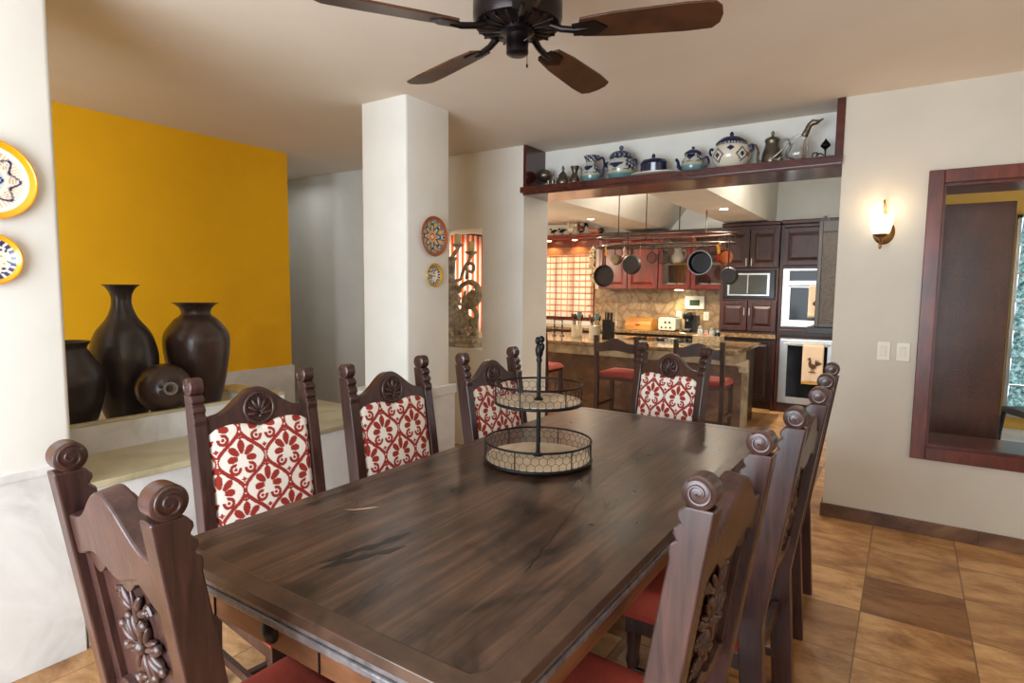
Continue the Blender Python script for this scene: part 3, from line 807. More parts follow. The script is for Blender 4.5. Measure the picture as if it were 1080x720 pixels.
# pewter goblet and small pewter cups
t = thing('pewter_goblet', 'round dark pewter goblet in the shelf corner by the end board', 'goblet', (-2.62, SY+.02, SZ)); t.scale = (1.1,)*3
MB().lathe(spline([(.035, 0), (.03, .008), (.008, .02), (.008, .05), (.04, .07), (.058, .10), (.05, .13), (.028, .145), (.024, .145), (.0, .12)]), 24, cap=False).build('cup', M_pewter, t)
for i, x in enumerate((-2.555, -2.515)):
    t = thing('pewter_cup', ('tiny pewter cup beside the round goblet', 'tiny pewter cup beside the lidded pewter sugar pot')[i], 'cup', (x, SY-.03, SZ))
    MB().lathe(spline([(.012, 0), (.008, .01), (.014, .03), (.018, .06), (.015, .06), (.01, .03), (0, .025)]), 16, cap=False).build('bowl', M_pewter, t)
t = thing('pewter_sugar_pot', 'small lidded pewter pot with pointed finial on the shelf', 'pot', (-2.435, SY, SZ)); t.scale = (1.15,)*3
MB().lathe(spline([(.025, 0), (.04, .012), (.045, .04), (.032, .07), (.03, .08)])+[(0, .08)], 24, cap=False).build('body', M_pewter, t)
MB().lathe(spline([(.033, .08), (.02, .1), (.008, .115), (.011, .13), (.004, .15), (0, .155)]), 20).build('lid', M_pewter, t)
for sx in (-1, 1): MB().tube(smooth_path(handle(.035, .02, .06, .02, sx=sx)), .003, 6).build('handle', M_pewter, t)
t = thing('pewter_creamer', 'small pewter pitcher with open spout between sugar pot and ceramic pitcher', 'pitcher', (-2.325, SY, SZ)); t.scale = (1.15,)*3
MB().lathe(spline([(.025, 0), (.035, .015), (.034, .05), (.02, .085), (.022, .11), (.032, .135), (.028, .135), (.018, .11), (.018, .08)]), 24, cap=False).build('body', M_pewter, t)
MB().tube(smooth_path(handle(.025, .03, .11, .03)), .0035, 6).build('handle', M_pewter, t)
t = thing('ceramic_pitcher', 'blue and white pitcher with wide neck and dark handle on the shelf', 'pitcher', (-2.175, SY, SZ)); t.scale = (1.1,)*3
MB().lathe(spline([(.045, 0), (.062, .02), (.072, .06), (.068, .105), (.046, .14), (.042, .165), (.056, .195), (.06, .20), (.052, .198), (.038, .165), (.038, .14)], 8), 72, cap=False).build('body', M_pottery, t, col=potcol('A'))
MB().tube(smooth_path(handle(.05, .05, .17, .05)), .008, 8).build('handle', M_blue, t)
t = thing('ginger_jar', 'round blue and white lidded jar with side lugs on the shelf', 'jar', (-1.93, SY+.02, SZ)); t.scale = (1.1,)*3
MB().lathe(spline([(.06, 0), (.08, .02), (.098, .07), (.098, .12), (.08, .155), (.07, .165)], 8)+[(0, .165)], 72, cap=False).build('body', M_pottery, t, col=potcol('A'))
l = MB().lathe(spline([(.086, .165), (.082, .185), (.06, .205), (.03, .215), (.01, .222), (.016, .235), (.012, .25), (0, .252)], 6), 48, cap=True).build('lid', M_pottery, t, col=potcol('C'))
MB().tube(smooth_path([(.085, 0, .14), (.112, 0, .145), (.115, 0, .12), (.092, 0, .105)]), .008, 8).tube(smooth_path([(-.085, 0, .14), (-.112, 0, .145), (-.115, 0, .12), (-.092, 0, .105)]), .008, 8).build('lug', M_blue, t)
t = thing('serving_plate', 'pale oval plate lying under the blue lidded butter dish', 'plate', (-1.655, SY-.01, SZ))
MB().lathe([(0, 0), (.08, 0), (.085, .014), (.15, .022), (.175, .03), (.177, .037), (.15, .032), (.08, .026), (0, .026)], 56, cap=False).build('glazed_disc', M_cream, t); t.scale = (1, .62, 1)
t = thing('butter_dish', 'dark blue faceted lidded butter dish standing on the pale plate', 'butter dish', (-1.655, SY-.01, SZ+.0265))
MB().lathe([(0, 0), (.098, 0), (.104, .01), (.102, .075), (.106, .082), (.10, .086), (0, .086)], 8, cap=False).build('base', M_pottery, t, col=potcol('C')); t.scale = (1, .7, 1)
MB().lathe([(.105, .086), (.085, .108), (.03, .118), (.01, .122), (.017, .136), (.008, .152), (0, .156)], 8).build('lid', M_blue, t)
t = thing('teapot', 'small blue and white teapot with lid, short spout and looped handle', 'teapot', (-1.36, SY, SZ)); t.scale = (1.12,)*3
MB().lathe(spline([(.045, 0), (.06, .012), (.072, .05), (.066, .09), (.05, .115), (.048, .125)], 8)+[(0, .125)], 64, cap=False).build('body', M_pottery, t, col=potcol('A'))
MB().lathe(spline([(.056, .125), (.052, .14), (.03, .155), (.008, .162), (.012, .172), (0, .18)], 5), 32).build('lid', M_pottery, t, col=potcol('C'))
MB().tube(smooth_path([(-.06, 0, .04), (-.09, 0, .055), (-.098, 0, .09), (-.112, 0, .11)]), [.016]+[.013]*8+[.010]*9+[.009], 10).build('spout', M_blue, t)
MB().tube(smooth_path(handle(.058, .03, .09, .045)), .007, 8).build('handle', M_blue, t)
t = thing('soup_tureen', 'largest blue and white lidded pot on the shelf, with star motifs', 'tureen', (-1.095, SY+.01, SZ))
MB().lathe(spline([(.07, 0), (.11, .02), (.15, .075), (.156, .12), (.14, .165), (.12, .182), (.118, .195)], 9)+[(0, .195)], 110, cap=False).build('body', M_pottery, t, col=potcol('D')); t.scale = (.82, .80, .97)
MB().lathe(spline([(.128, .193), (.122, .205), (.08, .232), (.03, .245), (.012, .25), (.018, .262), (.010, .275), (0, .282)], 6), 56).build('lid', M_blue, t)
for sx in (-1, 1): MB().tube(smooth_path([(sx*.14, 0, .16), (sx*.172, 0, .17), (sx*.178, 0, .14), (sx*.15, 0, .12)]), .010, 8).build('handle', M_blue, t)
t = thing('pewter_coffee_pot', 'tall pewter coffee pot with curved spout and scrolled handle on the shelf', 'coffee pot', (-.835, SY+.06, SZ)); t.scale = (1.06,)*3
MB().lathe(spline([(.05, 0), (.048, .01), (.06, .04), (.058, .09), (.042, .15), (.046, .175)], 6)+[(0, .175)], 32, cap=False).build('body', M_pewter, t)
MB().lathe(spline([(.048, .175), (.04, .19), (.015, .2), (.007, .21), (.011, .225), (0, .24)], 5), 24).build('lid', M_pewter, t)
MB().tube(smooth_path([(-.05, 0, .045), (-.085, 0, .06), (-.085, 0, .12), (-.105, 0, .165)]), [.012]*6+[.009]*6+[.006]*7, 8).build('spout', M_pewter, t)
MB().tube(smooth_path(handle(.045, .06, .165, .06)), .006, 8).build('handle', M_pewter, t)
t = thing('duck_decanter', 'tilted clear glass decanter with silver duck head and handle on the shelf', 'decanter', (-.65, SY-.05, SZ))
T = Matrix.Rotation(radians(22), 4, 'Y')
MB().lathe(spline([(.0, -.0), (.05, .004), (.064, .04), (.055, .08), (.03, .125), (.02, .16), (.018, .165)], 6), 36, xf=Matrix.Translation((-.03, 0, .022)) @ T, cap=False).build('glass_body', M_glass, t, solid=.003)
MB().tube(smooth_path([(.028, 0, .165), (.045, 0, .205), (.06, 0, .235), (.085, 0, .25)]), [.020]*5+[.018]*5+[.017]*5+[.02]*4, 12).ell((.088, 0, .245), (.026, .018, .017), 14, 9).tube([(.10, 0, .245), (.135, 0, .262)], [.011, .005], 8).build('duck_head', M_pewter, t)
MB().tube(smooth_path([(.03, 0, .175), (-.03, 0, .17), (-.08, 0, .12), (-.13, 0, .07), (-.16, 0, .05)]), .0045, 6).tube(smooth_path([(-.16, 0, .05), (-.13, 0, .035), (-.11, 0, .045), (-.12, 0, .025), (-.16, 0, .03), (-.10, 0, .016)]), .007, 6).build('handle', M_pewter, t)
t = thing('metal_candlestick', 'small dark metal ornament with pointed top at the shelf end', 'ornament', (-.50, SY, SZ))
MB().lathe(spline([(.022, 0), (.018, .008), (.006, .02), (.006, .07), (.016, .085), (.03, .10), (.02, .12), (.008, .135), (0, .15)]), 16).build('stem', M_iron, t)
MB().tube(smooth_path([(-.006, 0, .04), (-.03, 0, .055), (-.05, 0, .04), (-.045, 0, .06), (-.07, 0, .06), (-.075, 0, .04)]), .004, 6).build('side_scroll', M_iron, t)

# ================================================================== CANDELABRA IN THE NICHE
t = thing('carved_candelabra', 'weathered grey carved wooden candelabra with scrolls in the wall niche', 'candelabra', (-3.47, 4.37, .905)); t.scale = (1.28, 1, 1.14)
MB().bx(-.24, .16, -.09, .09, 0, .035).bx(-.22, .14, -.075, .075, .035, .075).bx(-.2, .12, -.06, .06, .075, .10).build('base', M_carve, t, bev=.008)
c = MB()
c.lathe(spline([(.06, .09), (.085, .14), (.07, .2), (.08, .28), (.05, .34), (.065, .40), (.04, .46), (.06, .5), (.03, .54), (.032, .70), (.05, .72), (.03, .735)], 4), 14, xf=Matrix.Translation((-.10, 0, 0)))
rnd = random.Random(3)
for k in range(46):
    z = .1+.42*rnd.random(); a = rnd.random()*6.28; r = .075-.06*(z-.1)*.6
    c.ell((-.10+r*cos(a), r*sin(a), z), (.016, .014, .032), 8, 6, rot=Matrix.Rotation(rnd.uniform(-.8, .8), 3, 'Y'))
c.build('central_stem', M_carve, t)
c = MB()
c.tube(smooth_path([(-.06, 0, .44), (.0, 0, .50), (.07, 0, .53), (.13, 0, .50), (.155, 0, .44), (.13, 0, .375), (.08, 0, .34), (.03, 0, .35)]), [.014+.022*k/42 for k in range(43)], 10)
c.tube(smooth_path([(.12, 0, .46), (.10, 0, .40), (.05, 0, .37), (.02, 0, .30), (.04, 0, .24), (.08, 0, .22), (.11, 0, .17), (.09, 0, .10)]), [.04-.018*k/42 for k in range(43)], 10)
c.tube(smooth_path([(.06, 0, .34), (.10, 0, .32), (.13, 0, .27), (.12, 0, .20), (.125, 0, .13), (.13, 0, .095)]), .022, 10)
c.tube(smooth_path([(-.02, 0, .30), (.02, 0, .22), (0, 0, .15), (.03, 0, .10)]), .028, 10)
for k in range(40):
    a = rnd.random()*pi-.4; rr = .095+.02*rnd.random()
    c.ell((.055+rr*cos(a)*.8, rnd.uniform(-.02, .02), .44+rr*sin(a)*.75), (.010, .016, .024), 8, 6, rot=Matrix.Rotation(-a, 3, 'Y'))
for k in range(70):
    u_ = rnd.random(); x_ = .03+.10*rnd.random(); z_ = .10+.34*rnd.random()
    if abs(x_-(.05+.06*sin(z_*14))) < .05: c.ell((x_, -.03-.012*rnd.random(), z_), (.008+.006*u_, .010, .018+.012*u_), 8, 6, rot=Matrix.Rotation(rnd.uniform(-1.3, 1.3), 3, 'Y'))
for k in range(9): c.tube(smooth_path([(.02+.012*k, -.03, .36+.006*k), (.03+.012*k, -.045, .40), (.045+.011*k, -.03, .455-.004*(k-4)**2)], 4), [.006]*8+[.003], 6)
c.build('griffin_scroll', M_carve, t)
c = MB()
c.tube(smooth_path([(-.08, 0, .54), (-.02, 0, .55), (.0, 0, .60), (.03, 0, .66), (.08, 0, .68), (.105, 0, .65), (.09, 0, .61), (.06, 0, .62)]), .013, 8)
c.tube(smooth_path([(.04, 0, .55), (.045, 0, .62), (.03, 0, .66), (.06, 0, .70), (.08, 0, .76), (.08, 0, .80)]), .014, 8)
c.tube(smooth_path([(-.10, 0, .70), (-.16, 0, .66), (-.2, 0, .70), (-.2, 0, .78)]), .013, 8)
c.build('candle_arm', M_carve, t)
for x, z in ((-.045, .90), (.08, .835)):
    zz = z-.06
    MB().lathe(spline([(.012, zz-.05), (.02, zz-.03), (.045, zz-.012), (.05, zz), (.03, zz)], 4), 20, xf=Matrix.Translation((x, 0, 0))).build('drip_cup', M_carve, t)
    cn = thing('pillar_candle', 'short ivory pillar candle, ' + ('higher one' if x < 0 else 'lower one') + ' on the carved candelabra', 'candle', (-3.47+x*1.28, 4.37, .905+(zz+.001)*1.14), group='candles on the candelabra')
    MB().lathe([(0, 0), (.032, 0), (.032, .085), (.028, .09), (.006, .086), (0, .086)], 24, cap=False).build('wax', M_candle, cn)
    MB().cyl((0, 0, .086), (0, .001, .098), .0012, 5).build('wick', M_iron, cn)
MB().cyl((-.10, 0, .73), (-.045, 0, .80), .016, 8).build('neck', M_carve, t)

# ================================================================== KITCHEN
KB = 8.3
struct('wall_kitchen_back', MB().bx(-6.1, -5.35, KB, KB+.15, 0, 2.9).bx(-5.35, -4.0, KB, KB+.15, 0, .96).bx(-5.35, -4.0, KB, KB+.15, 2.06, 2.9).bx(-4.0, -.22, KB, KB+.15, 0, 2.9), M_wall)
struct('wall_kitchen_left', MB().bx(-6.2, -6.1, WB, 7.25, 0, 2.9).bx(-6.2, -6.1, 7.25, 8.12, 0, .75).bx(-6.2, -6.1, 7.25, 8.12, 2.2, 2.9).bx(-6.2, -6.1, 8.12, KB+.15, 0, 2.9), M_wall)
k = MB(); k.bx(-6.1, -3.41, WB, KB, 2.46, 2.56); k.bx(-3.41, -2.85, WB, KB, 2.30, 2.56)
k.add([(-2.85, WB, 2.30), (-2.85, KB, 2.30), (-2.36, KB, 2.9), (-2.36, WB, 2.9), (-2.85, WB, 2.9), (-2.85, KB, 2.9)], [(0, 1, 2, 3), (0, 3, 4), (1, 5, 2), (0, 4, 5, 1)], False)
k.bx(-6.1, -.22, WB, KB, 2.9, 3.0); k.bx(-1.97, -1.46, WB, KB, 2.30, 2.9)
struct('ceiling_kitchen', k, M_wall)
# recessed spots
for x, y, lab in ((-3.25, 6.59, 'bright round ceiling spotlight over the window end of the kitchen'), (-1.65, 6.45, 'bright round ceiling spotlight near the oven end of the kitchen')):
    s = thing('ceiling_spotlight', lab, 'spotlight', (x, y, 2.30))
    MB().lathe([(.038, -.001), (.055, -.004), (.058, -.001), (.058, .0), (.038, 0)], 28, cap=False).build('trim_ring', M_whitepl, s)
    MB().lathe([(0, -.002), (.037, -.002), (.037, 0), (0, 0)], 24, cap=False).build('lens', M_spot, s)
# backsplash
struct('trim_10', MB().bx(-4.0, -1.97, KB-.012, KB, .9, 1.46), M_splash)

def raised_door(mb_f, mb_p, x0, x1, z0, z1, y, st=.055):
    """frame and raised panel on a face looking to -Y at y"""
    for a in ((x0, x0+st, z0, z1), (x1-st, x1, z0, z1), (x0+st, x1-st, z0, z0+st), (x0+st, x1-st, z1-st, z1)): mb_f.bx(a[0], a[1], y-.022, y, a[2], a[3])
    mb_f.bx(x0+st, x1-st, y-.010, y, z0+st, z1-st)
    a, b_, c_, d_ = x0+st+.008, x1-st-.008, z0+st+.008, z1-st-.008; e = .03
    vs = [(a, y-.010, c_), (b_, y-.010, c_), (b_, y-.010, d_), (a, y-.010, d_), (a+e, y-.02, c_+e), (b_-e, y-.02, c_+e), (b_-e, y-.02, d_-e), (a+e, y-.02, d_-e)]
    mb_p.add(vs, [(0,1,5,4),(1,2,6,5),(2,3,7,6),(3,0,4,7),(4,5,6,7)], False)
def door(parent, x0, x1, z0, z1, y, mat, hx=None, hz=None, name='door'):
    f, p = MB(), MB(); raised_door(f, p, x0, x1, z0, z1, y)
    d = f.build(name, mat, parent, bev=.003); p.build('raised_panel', mat, d)
    if hx is not None: handle_(d, hx, hz, y)
    return d
def handle_(d, x, z, y, L=.09):
    MB().cyl((x, y-.05, z-L/2), (x, y-.05, z+L/2), .007, 8).cyl((x, y-.05, z-L/2+.01), (x, y-.02, z-L/2+.01), .004, 6).cyl((x, y-.05, z+L/2-.01), (x, y-.02, z+L/2-.01), .004, 6).build('handle', M_steel, d)
# upper cabinets: two closed, two glazed
UY = 7.95
xs = [-3.775, -3.325, -2.875, -2.425, -1.975]
labs = ['red cherry wall cabinet with solid door next to the window', 'red cherry wall cabinet with solid door behind the hanging round skillet', 'cherry wall cabinet with glass door holding white dishes, beside the solid ones', 'cherry wall cabinet with glass door next to the tall microwave unit']
for i in range(4):
    x0, x1 = xs[i]+.002, xs[i+1]-.002
    c = thing('wall_cabinet', labs[i], 'cabinet', ((x0+x1)/2, UY, 1.46), group='cherry wall cabinets in a row'); hw = (x1-x0)/2
    MB().bx(-hw, hw, 0, KB-UY-.013, 0, .018).bx(-hw, hw, 0, KB-UY-.013, .742, .76).bx(-hw, -hw+.018, 0, KB-UY-.013, .018, .742).bx(hw-.018, hw, 0, KB-UY-.013, .018, .742).bx(-hw+.018, hw-.018, KB-UY-.025, KB-UY-.013, .018, .742).build('carcass', M_kred, c)
    MB().bx(-hw, hw, -.03, KB-UY-.02, .76, .80).build('cornice', M_kwood, c, bev=.008)
    if i < 2: door(c, -hw+.004, hw-.004, .01, .752, 0, M_kred)
    else:
        f = MB(); st = .06
        for a in ((-hw+.004, -hw+st, .01, .752), (hw-st, hw-.004, .01, .752), (-hw+st, hw-st, .01, .01+st), (-hw+st, hw-st, .752-st, .752)): f.bx(a[0], a[1], -.022, 0, a[2], a[3])
        d = f.build('door', M_kred, c, bev=.003)
        MB().bx(-hw+st-.002, hw-st+.002, -.012, -.008, .068, .694).build('glass_pane', M_glass, d)
        MB().bx(-hw+.018, hw-.018, .02, .30, .34, .355).build('shelf', M_bamboo, c)
        for j, dx in enumerate((-.09, .07)):
            b = thing('white_bowl', ('left' if j == 0 else 'right') + '-hand white bowl behind the glass door of cabinet ' + ('with dishes' if i == 2 else 'by the microwave unit'), 'bowl', ((x0+x1)/2+dx, UY+.14, 1.4785), group='white bowls in the glass cabinets')
            MB().lathe(spline([(.03, 0), (.04, .01), (.07, .05), (.075, .07), (.068, .07), (.035, .02), (0, .015)], 3), 20, cap=False).build('bowl', M_cream, b)
c = thing('glass_pitcher', 'white patterned jug behind the glass door with dishes', 'jug', (-2.66, UY+.14, 1.4785+.3375))
MB().lathe(spline([(.05, 0), (.075, .03), (.08, .09), (.05, .15), (.045, .19), (.06, .22), (.052, .22), (.035, .18)], 4), 24, cap=False).build('body', M_cream, c)
MB().tube(smooth_path(handle(.06, .05, .17, .05)), .008, 6).build('handle', M_cream, c)
# tall unit with microwave
c = thing('tall_cabinet', 'dark cherry tall unit built around the microwave', 'cabinet', (-1.63, 7.67, 0)); hw = .335
m = MB(); m.bx(-hw, hw, 0, .61, 2.19, 2.235); m.bx(-hw, -hw+.03, 0, .61, .93, 2.19); m.bx(hw-.03, hw, 0, .61, 0, 2.19); m.bx(-hw+.03, hw-.03, .59, .61, .93, 2.19); m.bx(-hw+.03, hw-.03, 0, .59, 1.70, 1.73); m.bx(-hw+.03, hw-.03, 0, .59, 1.335, 1.36); m.bx(-hw+.03, hw-.03, 0, .59, .93, .96)
m.bx(-hw, hw, .03, .61, .08, .88).bx(-hw, hw, .08, .6, 0, .08); m.build('carcass', M_kwood, c, bev=.002)
MB().bx(-hw-.003, hw, -.03, .6, 2.235, 2.28).build('cornice', M_kwood, c, bev=.01)
door(c, -hw+.005, -.005, 1.735, 2.19, 0, M_kwood, -.03, 1.80); door(c, .005, hw-.005, 1.735, 2.19, 0, M_kwood, .03, 1.80)
door(c, -hw+.005, -.005, .965, 1.33, 0, M_kwood, -.03, 1.20); door(c, .005, hw-.005, .965, 1.33, 0, M_kwood, .03, 1.20)
MB().bx(-hw, hw, -.02, .6, .88, .93).build('stone_ledge', M_granite, c)
door(c, -hw+.005, hw-.03, .10, .87, .03, M_darkw)
mw = thing('microwave_oven', 'built-in microwave with black frame and mirrored door in the tall unit', 'microwave', (-1.63, 7.655, 1.362))
MB().bx(-.30, .30, 0, .4, 0, .336).build('black_frame', M_blackpl, mw, bev=.003)
MB().bx(-.245, .245, -.014, 0, .03, .305).build('steel_trim', M_steel, mw, bev=.003)
MB().bx(-.22, .215, -.019, -.013, .048, .285).build('door_glass', plain('mirrored_glass', (96, 100, 100), .08, .6), mw)
MB().cyl((.0, -.035, .06), (.0, -.035, .28), .008, 8).build('handle', M_steel, mw)
# oven tower
c = thing('oven_cabinet', 'dark cherry tower housing the two wall ovens', 'cabinet', (-.945, 7.67, 0)); hw = .342
m = MB(); m.bx(-hw, -hw+.035, 0, .61, 0, 2.235); m.bx(hw-.035, hw, 0, .61, 0, 2.235); m.bx(-hw+.035, hw-.035, 0, .61, 2.2, 2.235); m.bx(-hw+.035, hw-.035, 0, .6, 1.72, 1.75); m.bx(-hw+.035, hw-.035, 0, .6, .90, 1.03); m.bx(-hw+.035, hw-.035, .01, .6, 0, .115)
m.bx(-hw+.035, hw-.035, .59, .61, .1, 2.2); m.build('carcass', M_kwood, c, bev=.002)
MB().bx(-hw, hw+.01, -.03, .6, 2.235, 2.285).build('cornice', M_kwood, c, bev=.01)
door(c, -hw+.03, hw-.03, 1.755, 2.19, 0, M_kwood, .27, 1.83)
MB().bx(-hw+.03, hw-.03, -.02, 0, .93, 1.0).build('drawer', M_darkw, c, bev=.003)
def oven(z0, z1, lab, ctrl):
    o = thing('wall_oven', lab, 'oven', (-.945, 7.665, z0)); h = z1-z0
    MB().bx(-.30, .30, 0, .5, 0, h).build('body', M_steel, o)
    top = h-.16 if ctrl else h-.02
    f = MB()
    for a in ((-.29, -.21, .01, top), (.21, .29, .01, top), (-.21, .21, .01, .08), (-.21, .21, top-.06, top)): f.bx(a[0], a[1], -.02, 0, a[2], a[3])
    d = f.build('door', M_steel, o, bev=.003)
    MB().bx(-.212, .212, -.016, -.004, .075, top-.055).build('door_glass', M_ovenglass, d)
    MB().cyl((-.24, -.055, top-.035), (.24, -.055, top-.035), .010, 10).cyl((-.22, -.055, top-.035), (-.22, -.02, top-.035), .006, 6).cyl((.22, -.055, top-.035), (.22, -.02, top-.035), .006, 6).build('handle', M_steel, d)
    if ctrl: MB().bx(-.23, .27, -.012, 0, h-.14, h-.02).build('control_panel', M_ovenglass, o)
    return top
t1 = oven(1.035, 1.715, 'upper wall oven with control panel and fringed towel', True)
t2 = oven(.12, .895, 'lower wall oven with large glass door and rooster towel', False)
def towel(x0, x1, z0, z1, lab, bird):
    y = 7.602
    t = thing('tea_towel', lab, 'towel', ((x0+x1)/2, y, z1)); hw = (x1-x0)/2; h = z1-z0
    def f(a, b):
        return ((a-.5)*2*hw, -.006*sin(a*9)*(1-b) - (.011*sin(pi*min(1, (1-b)*0+1))*0) , -h*(1-b))
    m = MB(); m.grid(f, 20, 10); m.grid(lambda a, b: ((a-.5)*2*hw, .017-.017*cos(b*pi), .012*sin(b*pi)), 8, 6); m.grid(lambda a, b: ((a-.5)*2*hw, .034, -h*.6*(1-b)), 4, 4)
    m.build('cloth', M_towel, t, solid=.002)
    p = MB(); c0 = -h*.55
    def e(x, z, rx, rz, ro=0): p.ell((x, -.0085, c0+z), (rx, .0012, rz), 14, 6, rot=Matrix.Rotation(ro, 3, 'Y'))
    if bird:
        e(.0, 0, .040, .028, .35); e(-.028, .04, .013, .032, .25); e(-.034, .078, .014, .012); e(-.05, .076, .008, .004); e(-.03, .093, .012, .007)
        for k in range(4): e(.034+.012*k, .045-.006*k, .008, .034, .10+.32*k)
        e(-.008, -.045, .004, .022); e(.012, -.045, .004, .022); e(.0, -.068, .04, .007)
    else:
        e(.02, 0, .06, .035, -.2); e(.05, .04, .02, .03)
    p.build('printed_bird', M_print, t)
    if bird: MB().bx(-hw, hw, -.0095, -.006, -h-.002, -h+.018).build('hem', M_gold, t)
towel(-.985, -.765, .38, .12+t2-.03, 'cream towel printed with a rooster hanging on the lower oven door', True)
towel(-.955, -.785, 1.15, 1.035+t1-.03, 'cream towel printed with a hen hanging on the upper oven door', False)
# base cabinets and counter along the back wall
b = thing('base_cabinet', 'long dark base cabinet run under the back counter', 'cabinet', (-3.6, 7.70, 0))
MB().bx(-2.0, 1.62, 0, .58, .08, .86).bx(-2.0, 1.62, .06, .58, 0, .08).build('carcass', M_darkw, b)
for kx in range(8): door(b, -2.0+.4525*kx+.004, -2.0+.4525*(kx+1)-.004, .1, .845, 0, M_kwood, -2.0+.4525*kx+.05, .75)
b = MB().bx(-5.65, -1.968, 7.64, KB-.013, .86, .90).build('back_countertop', M_granite, bev=.006)
tag(b, 'polished brown granite worktop along the back kitchen wall', 'countertop')
# wooden beam shelf above the window with roosters
sh = thing('beam_shelf', 'red wooden shelf above the woven window blind', 'shelf', (-4.7, 8.08, 2.235))
MB().bx(-1.2, .915, -.10, .2, 0, .035).bx(-1.2, .9, -.08, .2, -.035, 0).build('board', M_kred, sh, bev=.006)
MB().bx(-1.2, .9, .19, .215, -.17, -.035).build('back_rail', M_kred, sh)
for x in (-4.72, -4.27):
    l = thing('shelf_downlight', ('amber downlight under the beam shelf nearer the column' if x < -4.5 else 'amber downlight under the beam shelf nearer the red cabinets'), 'lamp', (x, 8.12, 2.1995))
    MB().lathe([(0, -.008), (.03, -.008), (.036, 0), (0, 0)], 20, cap=False).build('lens', M_orange, l)
def rooster(x, s, body, comb, lab, tall=False):
    r = thing('rooster_figurine', lab, 'figurine', (x, 8.08, 2.2705), 0)
    MB().ell((0, 0, .075*s), (.052*s, .03*s, .045*s), 16, 10).tube(smooth_path([(-.03*s, 0, .09*s), (-.045*s, 0, .13*s), (-.042*s, 0, .165*s)]), [.028*s]*4+[.022*s]*5+[.016*s]*4, 10).ell((-.044*s, 0, .172*s), .018*s).build('body', body, r)
    m = MB()
    for k in range(5): m.tube(smooth_path([(.03*s, 0, .08*s), ((.05+.008*k)*s, 0, (.12+.008*k)*s), ((.06+.010*k)*s, 0, (.165-.018*k)*s)]), [.010*s]*12+[.004*s], 6)
    m.build('tail', body if not tall else M_iron, r)
    m = MB()
    for k in range(3): m.ell(((-.05+.010*k)*s, 0, .193*s), (.006*s, .004*s, .012*s), 8, 6)
    m.ell((-.058*s, 0, .155*s), (.005*s, .004*s, .010*s), 8, 6); m.build('comb', comb, r)
    MB().cyl((-.012*s, 0, 0), (-.012*s, 0, .045*s), .006*s, 6).cyl((.014*s, 0, 0), (.014*s, 0, .045*s), .006*s, 6).lathe([(0, 0), (.035*s, 0), (.03*s, .008*s), (0, .008*s)], 16, cap=False).build('feet', M_iron, r)
Mrw = plain('white_rooster_glaze', (224, 214, 196), .3); Mrd = plain('brown_rooster_glaze', (110, 60, 44), .3, 0, .4); Mrp = plain('pink_clay', (196, 130, 110), .5, 0, .3)
rooster(-4.32, 1.05, Mrw, M_red, 'white rooster figurine with red comb on the beam shelf')
rooster(-4.14, 1.05, Mrd, Mrd, 'dark brown rooster figurine on the beam shelf', True)
for x, lab in ((-4.62, 'dark metal bird figurine farthest from the red cabinets on the beam shelf'), (-4.47, 'dark metal bird figurine next to the white rooster')):
    r = thing('bird_figurine', lab, 'figurine', (x, 8.08, 2.2705))
    MB().ell((0, 0, .07), (.055, .022, .024), 14, 8, rot=Matrix.Rotation(-.3, 3, 'Y')).ell((-.05, 0, .1), (.02, .014, .014)).tube([(.04, 0, .07), (.085, 0, .09)], [.012, .004], 8).build('body', M_iron, r)
    MB().cyl((0, 0, 0), (0, 0, .06), .004, 6).cyl((.02, 0, 0), (.015, 0, .06), .004, 6).lathe([(0, 0), (.03, 0), (.028, .006), (0, .006)], 12, cap=False).build('stand', M_iron, r)
r = thing('pig_figurine', 'pinkish clay animal figurine lying on the beam shelf', 'figurine', (-3.92, 8.08, 2.2705)); r.scale = (.82, .82, .82)
MB().ell((0, 0, .065), (.10, .04, .045), 18, 10).ell((-.10, 0, .085), (.035, .03, .035)).ell((.07, 0, .04), (.03, .03, .04)).ell((-.05, 0, .03), (.025, .03, .032)).build('body', Mrp, r)
MB().ell((-.10, .02, .12), (.012, .005, .018)).ell((-.09, -.02, .12), (.012, .005, .018)).build('ears', Mrp, r)
r = thing('clay_ball', 'small dark round pot at the cabinet end of the beam shelf', 'pot', (-3.79, 8.03, 2.2705))
MB().lathe(spline([(.015, 0), (.035, .02), (.042, .045), (.03, .07), (.018, .078), (.022, .086), (.016, .084)], 4), 20, cap=False).build('body', M_clay, r)

